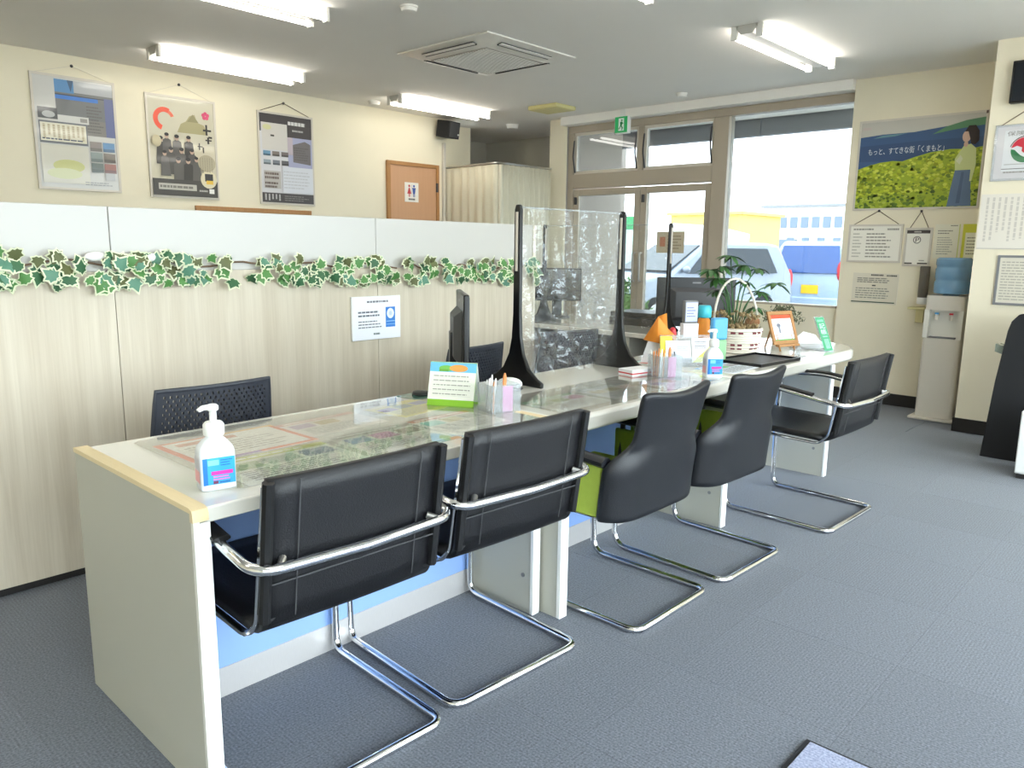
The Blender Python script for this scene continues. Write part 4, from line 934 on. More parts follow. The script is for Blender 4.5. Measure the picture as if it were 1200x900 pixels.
pl_ = thing('umbrella_plant', 'green umbrella plant growing from the wicker basket', 'plant', (4.12, 2.08, TOPZ+0.12))
rnd = random.Random(21)
stems = [((0.02, 0.02, 0), (-0.02, 0.05, 0.2), (-0.05, 0.07, 0.36)), ((0.0, 0, 0), (0.03, 0.0, 0.2), (0.03, -0.02, 0.37)), ((0.03, 0.0, 0), (0.07, -0.03, 0.16), (0.12, -0.08, 0.22)),
         ((0.0, 0.03, 0), (-0.01, 0.06, 0.14), (-0.04, 0.1, 0.22)), ((0.02, -0.02, 0), (0.05, -0.05, 0.1), (0.10, -0.07, 0.13)), ((0.0, 0.0, 0), (0.0, 0.03, 0.24), (0.0, 0.05, 0.42)), ((0.01, 0, 0), (0.08, -0.06, 0.22), (0.16, -0.16, 0.27)), ((0.0, 0.01, 0), (-0.03, 0.04, 0.24), (-0.09, 0.12, 0.34)), ((0.01, 0.0, 0), (0.04, -0.03, 0.26), (0.09, -0.07, 0.35)), ((0, 0, 0), (0.02, 0.0, 0.2), (0.05, -0.02, 0.28)), ((0, 0.02, 0), (-0.03, 0.05, 0.2), (-0.06, 0.1, 0.29))]
for a, b, c in stems:
    MB().tube(fillet([a, b, c], 0.3), 0.0035, 6).build('stem', 'foliage', pl_)
    for k in range(9):
        an = 2*math.pi*k/9+rnd.uniform(-0.2, 0.2)
        place(LB, pl_, V(*c), (math.cos(an), math.sin(an), rnd.uniform(-0.35, 0.2)), rnd.uniform(-0.3, 0.3), rnd.uniform(0.85, 1.25))
dr = thing('dried_flowers', 'dried brown flowers and moss filling the wicker basket', 'dried flowers', (4.1, 2.06, TOPZ+0.125))
m = MB()
for k in range(260):
    an = rnd.uniform(0, 6.28); r_ = 0.125*math.sqrt(rnd.random()); x, y = r_*math.cos(an), r_*math.sin(an)
    z = rnd.uniform(0.0, 0.035); m.ball((x, y, z), rnd.uniform(0.006, 0.012), 6, 4)
    if k % 4 == 0: m.tube([(x, y, z), (x*1.25, y*1.25, z+rnd.uniform(0.03, 0.085)), ], [0.0016, 0.001], 5); m.ball((x*1.25, y*1.25, z+0.07), 0.008, 6, 4)
mo = m.build('moss', 'dry', dr); mo['kind'] = 'stuff'
MB().ball((0.06, -0.07, 0.045), 0.05, 14, 8, (1.2, 0.7, 0.7)).build('brown_cone', mat('brown_husk', (128, 84, 50), 0.8), dr)
# second small plant
t = thing('sage_plant', 'small grey green bushy plant behind the wooden easel', 'plant', (4.72, 2.06, TOPZ))
MB().lathe([(0.05, 0), (0.065, 0.09), (0.067, 0.095), (0.06, 0.095), (0.056, 0.085)], seg=24).build('pot', 'offwhite', t)
m = MB()
for k in range(420):
    an, el = rnd.uniform(0, 6.28), rnd.uniform(-0.2, 1.5); r_ = 0.12*rnd.uniform(0.5, 1)
    c = V(r_*math.cos(an)*math.cos(el)*1.15, r_*math.sin(an)*math.cos(el)*1.15, 0.14+r_*math.sin(el)*0.75)
    d = V(rnd.uniform(-1, 1), rnd.uniform(-1, 1), rnd.uniform(-0.3, 1)).normalized(); sx = d.cross(V(0.3, 0.2, 1)).normalized()
    m.add([c, c+d*0.012+sx*0.006, c+d*0.03, c+d*0.012-sx*0.006], [[0, 1, 2, 3]])
f_ = m.build('foliage', 'sage', t); f_['kind'] = 'stuff'
m = MB()
for k in range(14):
    an = rnd.uniform(0, 6.28); m.tube([(0, 0, 0.08), (0.09*math.cos(an), 0.09*math.sin(an), rnd.uniform(0.15, 0.22))], 0.002, 5)
m.build('twigs', 'vine', t)
# easel frame
t = thing('easel_frame', 'small wooden easel holding a framed leaflet', 'easel', (4.36, 1.88, TOPZ+0.001), math.radians(-16)); t.scale = (0.88, 0.88, 0.88)
Rk = Matrix.Rotation(-0.36, 3, 'X')
m = MB(); W_, H_, b_ = 0.12, 0.225, 0.024
for a in ((-W_, W_, 0, 0.014, 0, b_), (-W_, W_, 0, 0.014, H_-b_, H_), (-W_, -W_+b_, 0, 0.014, b_, H_-b_), (W_-b_, W_, 0, 0.014, b_, H_-b_)): m.box(*a, 0, Rk)
m.build('picture_frame', 'wood_fr', t, loc=(0, -0.02, 0.045), bevel=0.002)
p = Print(0.192, 0.177); p.rect(0, 0, 1, 1, (240, 238, 244)); p.rect(0, 0.86, 1, 1, (226, 84, 50)); p.rect(0, 0, 1, 0.07, (110, 160, 90)); p.ell(0.32, 0.6, 0.1, 0.08, (110, 112, 124)); p.rect(0.28, 0.3, 0.38, 0.56, (130, 134, 146)); p.lines(0.5, 0.3, 0.9, 0.78, 6, (170, 174, 190), 0.35, 3); p.lines(0.15, 0.13, 0.85, 0.26, 2, (150, 154, 170), 0.4, 5)
po = Rk @ V(0, -0.0, 0.022); nn = Rk @ V(0, -1, 0)
p.build('leaflet', t, 'print', tuple(V(-0.096, -0.02, 0.045)+po+Rk @ V(0, 0.006, 0)), (1, 0, 0), tuple(Rk @ V(0, 0, 1)))
for x in (-0.07, 0.07): MB().tube([(x, -0.03, 0.0), (x, 0.075, 0.25)], 0.006, 6).build('easel_leg', 'wood_fr', t)
MB().tube([(0, 0.16, 0.0), (0, 0.082, 0.25)], 0.006, 6).build('rear_leg', 'wood_fr', t)
B(-0.1, 0.1, -0.045, -0.01, 0.03, 0.045).build('ledge', 'wood_fr', t, bevel=0.002)
# green sign card
t = thing('sign_stand', 'narrow green standing sign with white characters on the rounded counter', 'sign', (4.52, 1.68, TOPZ), math.radians(-14))
Rg = Matrix.Rotation(-0.42, 3, 'X')
MB().box(-0.045, 0.045, 0, 0.004, 0.0, 0.215, 0, Rg).build('board', 'acryl', t); B(-0.045, 0.045, -0.005, 0.1, 0, 0.003).build('foot_plate', 'acryl', t)
p = Print(0.078, 0.205); p.rect(0, 0, 1, 1, (60, 158, 112)); p.rect(0.12, 0.86, 0.85, 0.93, (120, 196, 160)); p.text('記', 0.2, 0.66, 0.85, 0.82, (226, 246, 236)); p.text('帳', 0.2, 0.48, 0.85, 0.64, (226, 246, 236)); p.rect(0.25, 0.4, 0.8, 0.44, (140, 210, 176)); p.rect(0.28, 0.06, 0.8, 0.34, (140, 204, 172)); p.cols(0.32, 0.08, 0.78, 0.32, 3, (70, 160, 116), 0.3, 3)
p.build('print', t, 'gloss', tuple(V(-0.039, 0, 0.004)+Rg @ V(0, -0.0006, 0)), (1, 0, 0), tuple(Rg @ V(0, 0, 1)))
# white papers
t = thing('paper_stack', 'loose stack of white paper slips beside the green sign', 'paper', (4.62, 1.85, TOPZ), -0.5)
for k in range(6):
    MB().box(-0.1, 0.1, -0.07, 0.07, 0.004*k, 0.004*k+0.003).build('slip', 'paper', t, rot=(0, 0, rnd.uniform(-0.25, 0.25)))
m = MB(); m.prism([(-0.1, 0), (0.08, 0), (0.05, 0.05), (-0.03, 0.07), (-0.09, 0.04)], (0, -0.03, 0.025), (1, 0, 0), (0, 0.5, 1), (0, 0.003, 0)); m.build('curled_slip', 'paper', t)
t = thing('card_holder', 'clear acrylic card holder at the counter front edge', 'holder', (4.16, 1.70, TOPZ), -0.1)
B(-0.03, 0.03, -0.02, 0.02, 0, 0.004).build('base_panel', 'acryl', t); B(-0.03, 0.03, 0.016, 0.02, 0.004, 0.045).build('back_panel', 'acryl', t)

# ================================================================== WALL THINGS: posters on the cream wall
def hang(label, x0, x1, z0, z1, fn, apex=None, cords=True, name='framed_poster'):
    t = thing(name, label, 'poster', ((x0+x1)/2, PW, z0)); w_, h_ = x1-x0, z1-z0
    B(x0, x1, PW-0.014, PW-0.004, z0, z1).build('backing_board', 'white', t, world=True)
    m = MB(); f = 0.014; a, b = PW-0.02, PW-0.004
    m.box(x0-0.004, x0+f, a, b, z0-0.004, z1+0.004); m.box(x1-f, x1+0.004, a, b, z0-0.004, z1+0.004); m.box(x0+f, x1-f, a, b, z0-0.004, z0+f); m.box(x0+f, x1-f, a, b, z1-f, z1+0.004)
    m.build('frame', 'alu2', t, world=True)
    p = Print(w_-2*f, h_-2*f); fn(p)
    o = p.build('print', t, 'gloss', (x0+f-t.location.x, PW-0.0145-t.location.y, z0+f-t.location.z))
    if apex:
        for x in (x0+0.02, x1-0.02):
            MB().tube([(x, PW-0.01, z1), (apex[0], PW-0.01, apex[1])], 0.003 if cords else 0.0015, 5).build('cord', 'vine' if cords else 'alu2', t, world=True)
        MB().ball((apex[0], PW-0.012, apex[1]), 0.012, 8, 6).build('hook', 'dgrey', t, world=True)
    return t
def poster1(p):
    p.rect(0, 0, 1, 1, (204, 202, 196)); p.rect(0.26, 0.62, 1, 0.88, (120, 120, 120)); p.rect(0.26, 0.87, 0.5, 0.985, (86, 138, 186)); p.rect(0.5, 0.88, 1, 0.985, (176, 178, 180)); p.poly([(0.46, 0.88), (0.5, 0.985), (0.42, 0.985)], (60, 90, 120))
    p.rect(0.26, 0.81, 0.8, 0.845, (60, 120, 200)); p.rect(0.26, 0.845, 0.9, 0.855, (70, 74, 80)); p.rect(0.88, 0.5, 1, 0.86, (104, 110, 150)); p.rect(0.62, 0.5, 0.88, 0.64, (132, 128, 122)); p.lines(0.64, 0.52, 0.86, 0.78, 9, (104, 100, 96), 0.4, 2)
    p.rect(0.03, 0.62, 0.27, 0.72, (86, 86, 86)); p.ell(0.16, 0.66, 0.08, 0.03, (190, 190, 188)); p.rect(0.27, 0.6, 0.66, 0.665, (214, 212, 206)); p.rect(0.55, 0.615, 0.64, 0.65, (150, 146, 140))
    p.rect(0.03, 0.4, 0.63, 0.6, (110, 112, 116)); p.rect(0.045, 0.42, 0.615, 0.585, (224, 218, 196)); p.cols(0.06, 0.43, 0.6, 0.57, 9, (186, 172, 140), 0.5, 3); p.lines(0.06, 0.43, 0.6, 0.45, 1, (80, 84, 100), 0.6, 4)
    tl = [(150, 140, 134), (110, 150, 190), (140, 150, 146), (120, 110, 100), (110, 120, 116), (160, 112, 104)]
    for k in range(6):
        x, y = 0.65+0.17*(k % 2), 0.36-0.1*(k//2)
        p.rect(x, y, x+0.155, y+0.088, tl[k]); p.rect(x, y, x+0.155, y+0.03, tuple(int(v*0.75) for v in tl[k]))
    p.rect(0.03, 0.04, 0.62, 0.39, (208, 204, 188)); p.ell(0.36, 0.2, 0.2, 0.06, (196, 196, 128)); p.ell(0.3, 0.13, 0.22, 0.05, (204, 206, 160)); p.lines(0.55, 0.03, 0.95, 0.07, 2, (150, 150, 150), 0.4, 6); p.rect(0.82, 0.09, 0.95, 0.16, (184, 184, 182))
hang('framed poster with blue photo and picture tiles', 1.98, 2.58, 1.70, 2.555, poster1, (2.28, 2.64), False)
def poster2(p):
    p.rect(0, 0, 1, 1, (206, 198, 174)); p.rect(0, 0.55, 1, 1, (198, 192, 170))
    p.poly([(0.42, 0.66), (0.9, 0.66), (0.84, 0.76), (0.74, 0.78), (0.7, 0.86), (0.62, 0.84), (0.56, 0.78), (0.48, 0.75)], (164, 156, 116))
    p.poly([(0.58, 0.78), (0.76, 0.78), (0.67, 0.86)], (140, 134, 96))
    p.arc(0.24, 0.78, 0.1, 0.17, 60, 250, (226, 84, 56)); p.arc(0.24, 0.78, 0.1, 0.15, 20, 60, (226, 110, 80))
    for k in range(5): a_ = math.radians(72*k+90); p.ell(0.87+0.035*math.cos(a_), 0.86+0.024*math.sin(a_), 0.028, 0.02, (206, 70, 110))
    for (x0, y0, x1, y1) in ((0.86, 0.66, 0.89, 0.77), (0.82, 0.7, 0.95, 0.72), (0.9, 0.63, 0.96, 0.65), (0.88, 0.57, 0.91, 0.64), (0.85, 0.6, 0.95, 0.615), (0.74, 0.5, 0.76, 0.57), (0.72, 0.53, 0.8, 0.54), (0.8, 0.47, 0.82, 0.53)): p.rect(x0, y0, x1, y1, (52, 48, 46))
    rr_ = random.Random(3)
    for (cx, cy, s) in ((0.16, 0.52, 1), (0.25, 0.56, 1), (0.4, 0.55, 1.05), (0.58, 0.55, 1.05), (0.3, 0.42, 1), (0.46, 0.42, 1.05), (0.62, 0.42, 1), (0.2, 0.38, 0.9), (0.4, 0.32, 1.1), (0.55, 0.32, 1.1), (0.68, 0.34, 0.9)):
        g = rr_.randint(52, 96); p.poly([(cx-0.08*s, cy-0.2*s), (cx+0.09*s, cy-0.2*s), (cx+0.06*s, cy+0.01), (cx, cy+0.035), (cx-0.06*s, cy+0.01)], (g, g-4, g-8)); p.ell(cx, cy+0.05, 0.032*s, 0.028*s, (188, 160, 140)); p.ell(cx, cy+0.066, 0.034*s, 0.018*s, (46, 42, 42))
    p.rect(0, 0, 1, 0.17, (66, 62, 58)); p.rect(0.08, 0.06, 0.66, 0.125, (190, 186, 176)); p.lines(0.1, 0.075, 0.64, 0.11, 1, (120, 116, 110), 0.7, 4); p.ell(0.86, 0.19, 0.13, 0.095, (222, 212, 180)); p.rect(0.8, 0.17, 0.93, 0.25, (50, 48, 50)); p.rect(0.82, 0.14, 0.93, 0.18, (226, 186, 70)); p.rect(0.86, 0.04, 0.94, 0.09, (230, 228, 224)); p.lines(0.7, 0.05, 0.84, 0.08, 1, (180, 176, 170), 0.6, 8)
    p.ell(0.84, 0.36, 0.14, 0.09, (176, 166, 140)); p.ell(0.09, 0.55, 0.07, 0.06, (196, 184, 150)); p.cols(0.72, 0.24, 0.94, 0.42, 6, (150, 142, 120), 0.3, 5)
hang('framed poster with red crescent and dark group of figures', 2.825, 3.425, 1.685, 2.525, poster2, (3.12, 2.63), False)
def poster3(p):
    p.rect(0, 0, 1, 1, (214, 212, 214)); p.rect(0, 0.9, 1, 1, (70, 64, 66)); p.rect(0.52, 0.76, 1, 0.9, (76, 70, 70)); p.rect(0, 0.8, 0.03, 0.9, (70, 64, 66)); p.lines(0.54, 0.88, 0.95, 0.96, 1, (220, 218, 216), 0.5, 5); p.lines(0.62, 0.82, 0.9, 0.86, 1, (190, 186, 184), 0.5, 6)
    p.rect(0.04, 0.6, 0.52, 0.9, (214, 208, 200)); p.ell(0.14, 0.85, 0.08, 0.03, (214, 210, 160)); p.rect(0.2, 0.75, 0.27, 0.77, (70, 66, 60)); p.rect(0.52, 0.42, 1, 0.76, (170, 172, 200)); p.rect(0.52, 0.56, 0.62, 0.76, (190, 176, 184))
    p.poly([(0.62, 0.48), (0.97, 0.46), (0.97, 0.7), (0.86, 0.73), (0.62, 0.68)], (116, 110, 110)); p.lines(0.64, 0.5, 0.95, 0.66, 6, (100, 94, 92), 0.5, 3)
    tl = [(110, 150, 176), (130, 118, 110), (120, 110, 108), (150, 160, 166), (124, 128, 136), (100, 98, 100)]
    for k in range(6): x, y = 0.05+0.17*(k % 3), 0.53-0.1*(k//3); p.rect(x, y, x+0.135, y+0.055, tl[k]); p.rect(x, y, x+0.135, y+0.02, tuple(int(v*0.7) for v in tl[k]))
    p.rect(0.05, 0.16, 0.36, 0.36, (186, 180, 174)); p.lines(0.06, 0.26, 0.34, 0.35, 2, (112, 96, 90), 0.6, 4); p.lines(0.06, 0.16, 0.34, 0.24, 2, (100, 84, 78), 0.6, 9); p.rect(0.4, 0.12, 1, 0.42, (216, 218, 224)); p.lines(0.42, 0.16, 0.95, 0.38, 6, (196, 196, 200), 0.35, 7)
    p.rect(0, 0, 1, 0.11, (74, 70, 70)); p.cols(0.03, 0.015, 0.36, 0.095, 5, (190, 188, 186), 0.45, 3); p.lines(0.42, 0.02, 0.95, 0.09, 3, (130, 126, 124), 0.4, 2)
hang('framed poster with dark header and house drawing', 3.84, 4.425, 1.675, 2.515, poster3, (4.12, 2.615), True)
# cork board behind the partition, frame top shows
t = thing('cork_board', 'wood framed board on the cream wall showing above the partition', 'board', (3.8, PW, 1.0))
B(3.24, 4.34, PW-0.018, PW-0.004, 1.02, 1.585).build('board', mat('cork', (196, 160, 112), 0.9, noise=0.2, nscale=80), t, world=True)
m = MB(); a, b = PW-0.028, PW-0.004
m.box(3.2, 3.24, a, b, 0.98, 1.625); m.box(4.34, 4.38, a, b, 0.98, 1.625); m.box(3.24, 4.34, a, b, 0.98, 1.02); m.box(3.24, 4.34, a, b, 1.585, 1.625); m.build('frame', 'wood_fr', t, world=True, bevel=0.003)
# loudspeaker and conduit
t = thing('wall_speaker', 'small black loudspeaker mounted above the toilet door', 'speaker', (6.11, 6.72, 2.5))
MB().box(-0.1, 0.1, -0.09, 0.09, 0.0, 0.18).build('cabinet', 'matteblack', t, rot=(math.radians(8), 0, math.radians(12)), bevel=0.006)
MB().box(-0.09, 0.09, -0.094, -0.09, 0.01, 0.17).build('grille', 'dgrey', t, rot=(math.radians(8), 0, math.radians(12)))
MB().ball((0.075, -0.1, 0.03), 0.01, 8, 6).build('badge', 'white', t)
MB().tube([(0, 0.06, 0.09), (0, 0.129, 0.1)], 0.015, 8).build('bracket', 'dgrey', t)
tag(B(6.14, 6.18, PW-0.03, PW-0.001, 0, 2.46).build('cable_conduit', 'alu2', bevel=0.003), 'pale cable conduit running down beside the toilet door', 'conduit')
# curtain and rail round the fitting corner
RZ = 2.185
path = fillet([(6.2, PW, RZ), (6.13, 5.93, RZ), (7.02, 5.93, RZ)], 0.12, 10)
rl = thing('curtain_rail', 'silver curtain rail round the alcove corner', 'rail', (6.13, 5.93, RZ))
MB().tube(path, 0.011, 8).build('rail_tube', 'steel', rl, world=True)
ct = thing('curtain', 'cream pleated curtain closing off the alcove corner', 'curtain', (6.13, 5.93, 0.05))
def curve(pts, n):
    P = [Vector(p) for p in pts]; d = [0]
    for a, b in zip(P, P[1:]): d.append(d[-1]+(b-a).length)
    out = []
    for k in range(n+1):
        s = d[-1]*k/n; i = max(j for j in range(len(d)) if d[j] <= s+1e-9); i = min(i, len(P)-2)
        out.append((P[i].lerp(P[i+1], (s-d[i])/max(1e-9, d[i+1]-d[i])), (P[i+1]-P[i]).normalized()))
    return out
def drape(name, pts, n, amp, freq, z0, z1):
    cv = curve(pts, n); rnd2 = random.Random(len(pts)+n)
    ph = [0]
    for k in range(n): ph.append(ph[-1]+freq*rnd2.uniform(0.6, 1.4))
    m = MB()
    def f(u, v):
        k = min(n, int(round(u*n))); p, t_ = cv[k]; nrm = V(t_.y, -t_.x, 0); a = amp*(0.55+0.45*(1-v))
        return p+nrm*(a*math.sin(ph[k]))+V(0, 0, z0+(z1-z0)*v-p.z)
    m.grid(f, n, 6); return m.build(name, 'curtain', ct, world=True, solid=0.003)
drape('left_drop', path[:7], 60, 0.012, 0.7, 0.06, RZ-0.015)
drape('right_drop', path[6:], 150, 0.03, 0.42, 0.06, RZ-0.015)

# ================================================================== WALL THINGS: right walls
def wallprint(name, label, cat, X_, y0, y1, z0, z1, fn, mat_='print', th=0.004, back='paper', frame=None, cord=None):
    """sheet on a wall facing -X; y0 > y1 (left to right as seen)"""
    t = thing(name, label, cat, (X_, (y0+y1)/2, z0))
    B(X_-th, X_-0.0005, y1, y0, z0, z1).build('sheet', back, t, world=True)
    p = Print(y0-y1, z1-z0); fn(p); p.build('print', t, mat_, (-th-0.0004, y0-t.location.y, 0), (0, -1, 0))
    if frame:
        m = MB(); f = 0.012; a, b = X_-th-0.006, X_-0.0005
        m.box(a, b, y1-0.004, y1+f, z0-0.004, z1+0.004); m.box(a, b, y0-f, y0+0.004, z0-0.004, z1+0.004); m.box(a, b, y1+f, y0-f, z0-0.004, z0+f); m.box(a, b, y1+f, y0-f, z1-f, z1+0.004)
        m.build('frame', frame, t, world=True)
    if cord:
        for yy in (y0-0.03, y1+0.03): MB().tube([(X_-0.006, yy, z1), (X_-0.006, cord[0], cord[1])], 0.0028, 5).build('cord', 'vine', t, world=True)
        MB().ball((X_-0.008, cord[0], cord[1]), 0.01, 8, 6).build('pin', 'dgrey', t, world=True)
    return t
RWX = 6.97
def landscape(p):
    p.rect(0, 0, 1, 1, (196, 192, 182)); rnd = random.Random(8)
    p.poly([(0, 0.3), (1, 0.35), (1, 0.93), (0.75, 0.88), (0.45, 0.84), (0.2, 0.84), (0, 0.82)], (62, 92, 134))
    p.poly([(0, 0.55), (1, 0.5), (1, 0.74), (0.5, 0.74), (0, 0.72)], (56, 82, 122))
    p.poly([(0.6, 0.8), (0.75, 0.83), (1, 0.86), (1, 0.94), (0.85, 0.92), (0.7, 0.87)], (92, 140, 104)); p.poly([(0.12, 0.8), (0.2, 0.83), (0.4, 0.835), (0.3, 0.81)], (100, 140, 150))
    top = [(0, 0.46), (0.1, 0.5), (0.2, 0.53), (0.3, 0.54), (0.38, 0.53), (0.48, 0.57), (0.6, 0.61), (0.75, 0.63), (0.88, 0.62), (1, 0.64)]
    p.poly([(0, 0), (1, 0)]+top[::-1], (158, 176, 44))
    def ty(x):
        for a, b in zip(top, top[1:]):
            if a[0] <= x <= b[0]: return a[1]+(b[1]-a[1])*(x-a[0])/(b[0]-a[0])
        return 0.6
    p.k += 1
    for k in range(900):
        x = rnd.random(); yy = rnd.random(); y = 0.015+yy*(ty(x)-0.03); s = 0.008+0.012*rnd.random()
        g = rnd.choice([(196, 206, 56), (176, 190, 40), (130, 150, 34), (112, 134, 40), (206, 214, 80), (150, 160, 30)]) if yy > 0.3 else rnd.choice([(96, 124, 36), (140, 160, 44), (80, 104, 36), (176, 190, 70)])
        if k % 150 == 0: p.k += 1
        x = min(max(x, 0.02), 0.98); p.ell(x, y, s*1.1, s, g, 6, up=False)
    p.text('もっと、すてきな街「くまもと」', 0.09, 0.615, 0.7, 0.69, (226, 232, 240))
    p.poly([(0.765, 0.02), (0.78, 0.2), (0.8, 0.4), (0.92, 0.4), (0.93, 0.2), (0.945, 0.02)], (96, 118, 148)); p.poly([(0.83, 0.05), (0.85, 0.38), (0.87, 0.38), (0.86, 0.05)], (80, 100, 130))
    p.poly([(0.8, 0.4), (0.79, 0.52), (0.815, 0.58), (0.85, 0.66), (0.9, 0.67), (0.94, 0.62), (0.95, 0.45), (0.93, 0.28), (0.915, 0.28), (0.915, 0.4)], (206, 214, 150)); p.poly([(0.8, 0.5), (0.83, 0.56), (0.85, 0.52), (0.83, 0.46)], (220, 224, 190))
    p.ell(0.862, 0.75, 0.032, 0.06, (216, 184, 164)); p.poly([(0.845, 0.8), (0.87, 0.86), (0.92, 0.86), (0.95, 0.8), (0.955, 0.7), (0.93, 0.66), (0.9, 0.67), (0.885, 0.74), (0.87, 0.8)], (52, 40, 38))
    p.ell(0.862, 0.67, 0.016, 0.03, (210, 178, 158)); p.rect(0.985, 0.97, 1, 1, (90, 70, 60)); p.rect(0.03, 0.9, 0.1, 0.93, (200, 186, 180))
wallprint('landscape_poster', 'wide poster of a woman standing in a yellow green tea field', 'poster', RWX, 2.485, 1.54, 1.645, 2.37, landscape, 'print', frame='alu2')
def notice_lines(seed, n, head=True, c=(150, 146, 136)):
    def f(p):
        p.rect(0, 0, 1, 1, (238, 234, 222))
        if head: p.lines(0.08, 0.84, 0.5, 0.92, 1, c, 0.5, seed); p.lines(0.72, 0.84, 0.95, 0.92, 1, c, 0.6, seed+1)
        p.lines(0.08, 0.1, 0.26, 0.8, n, (184, 180, 168), 0.35, seed+2, 0.5); p.lines(0.34, 0.1, 0.92, 0.8, n, c, 0.38, seed+3, 0.5)
    return f
wallprint('hung_notice', 'landscape paper notice hung on a cord under the landscape poster', 'notice', RWX, 2.5, 2.07, 1.21, 1.52, notice_lines(3, 8), frame='alu2', cord=(2.27, 1.635))
def pnotice(p):
    p.rect(0, 0, 1, 1, (238, 234, 222)); p.rect(0.05, 0.86, 0.93, 0.95, (74, 68, 62)); p.lines(0.33, 0.88, 0.62, 0.93, 1, (220, 216, 206), 0.6, 3)
    p.arc(0.46, 0.69, 0.12, 0.15, 0, 360, (90, 88, 86), 24); p.text('P', 0.4, 0.63, 0.54, 0.75, (60, 58, 58)); p.rect(0.02, 0.05, 0.35, 0.085, (70, 64, 58)); p.rect(0.55, 0.05, 0.93, 0.085, (70, 64, 58)); p.lines(0.6, 0.12, 0.85, 0.17, 1, (150, 146, 138), 0.5, 5)
wallprint('hung_notice', 'portrait paper notice with circled P hung on a cord', 'notice', RWX, 2.045, 1.845, 1.185, 1.49, pnotice, frame='alu2', cord=(1.94, 1.625))
def ln4(p):
    p.rect(0, 0, 1, 1, (222, 214, 194)); p.lines(0.4, 0.9, 0.7, 0.98, 1, (80, 78, 72), 0.6, 3); p.lines(0.74, 0.89, 0.98, 0.97, 1, (80, 78, 72), 0.6, 4); p.lines(0.1, 0.68, 0.92, 0.86, 3, (134, 130, 120), 0.5, 5); p.rect(0.44, 0.58, 0.52, 0.62, (70, 70, 66)); p.lines(0.08, 0.16, 0.85, 0.54, 5, (146, 146, 134), 0.42, 7); p.rect(0.0, 0.04, 0.96, 0.075, (60, 84, 66))
wallprint('pinned_notice', 'pinned paper notice with dark green bottom rule on the cream wall', 'notice', RWX, 2.435, 2.065, 0.855, 1.115, ln4)
def ln5(p): p.rect(0, 0, 1, 1, (232, 228, 208)); p.lines(0.12, 0.7, 0.75, 0.84, 2, (130, 128, 116), 0.4, 3); p.lines(0.12, 0.1, 0.75, 0.64, 8, (164, 162, 148), 0.35, 6); p.lines(0.6, 0.93, 0.98, 0.98, 1, (120, 116, 104), 0.5, 2); p.rect(0.93, 0, 0.98, 1, (206, 208, 130))
wallprint('pinned_notice', 'pale notice pinned above the water bottle', 'notice', RWX, 1.825, 1.64, 1.25, 1.52, ln5)
def ln6(p): p.rect(0, 0, 1, 1, (234, 230, 200)); p.rect(0, 0.75, 1, 1, (206, 204, 60)); p.rect(0, 0, 0.12, 1, (206, 204, 60)); p.lines(0.2, 0.1, 0.9, 0.65, 6, (150, 148, 120), 0.35, 8)
wallprint('pinned_notice', 'yellow topped notice pinned above the water bottle by the corner', 'notice', RWX, 1.625, 1.45, 1.25, 1.52, ln6)
# pillar wall
PX = 6.3
t = thing('wall_screen', 'black wall mounted screen high on the projecting wall', 'screen', (PX, 1.0, 2.29))
B(PX-0.06, PX-0.001, 0.82, 1.27, 2.29, 2.56).build('case', 'black', t, world=True, bevel=0.005)
B(PX-0.0615, PX-0.06, 0.835, 1.255, 2.305, 2.545).build('glass', 'screen', t, world=True)
def logo(p):
    p.rect(0, 0, 1, 1, (206, 204, 206)); p.rect(0.16, 0.16, 0.9, 0.9, (216, 218, 220)); p.text('保険之', 0.2, 0.8, 0.62, 0.89, (110, 104, 100)); p.text('友', 0.66, 0.8, 0.8, 0.89, (110, 104, 100))
    cx, cy = 0.52, 0.54; asp = p.w/p.h
    p.arc(cx, cy, 0.245, 0.262, 20, 165, (90, 60, 60), 20)
    def pt(r, a): return (cx+r*math.cos(math.radians(a)), cy+r*math.sin(math.radians(a))*asp)
    red = [pt(0.235, a) for a in range(-20, 171, 10)]; red += [pt(0.16, 150), pt(0.07, 140), pt(0.06, 200), pt(0.06, 260), pt(0.13, 300), pt(0.2, 330)]
    p.poly(red, (206, 34, 60))
    gr = [pt(0.235, a) for a in range(175, 326, 10)]; gr += [pt(0.19, 310), pt(0.16, 285), pt(0.12, 240), pt(0.13, 200), pt(0.17, 178)]
    p.poly(gr, (24, 112, 62)); p.rect(0.2, 0.28, 0.86, 0.295, (170, 170, 168)); p.rect(0.16, 0.2, 0.9, 0.212, (110, 106, 104)); p.lines(0.2, 0.12, 0.6, 0.17, 1, (150, 146, 142), 0.5, 3)
wallprint('hung_poster', 'clear cased poster with round red and green emblem', 'poster', PX, 1.335, 0.98, 1.79, 2.155, logo, 'gloss', frame='acryl', cord=(1.16, 2.25))
wallprint('pinned_notice', 'blurred notice of vertical text columns on the projecting wall', 'notice', PX, 1.375, 0.9, 1.325, 1.7, lambda p: (p.rect(0, 0, 1, 1, (226, 220, 208)), p.cols(0.05, 0.12, 0.96, 0.94, 12, (200, 194, 184), 0.4, 4), p.rect(0, 0.0, 1, 0.02, (200, 194, 184))))
wallprint('pinned_notice', 'framed notice of close text lines beside the black rack', 'notice', PX, 1.228, 0.9, 0.945, 1.28, lambda p: (p.rect(0, 0, 1, 1, (216, 210, 194)), p.lines(0.08, 0.08, 0.95, 0.9, 14, (174, 169, 156), 0.4, 4, 0.15)), frame='mgrey')

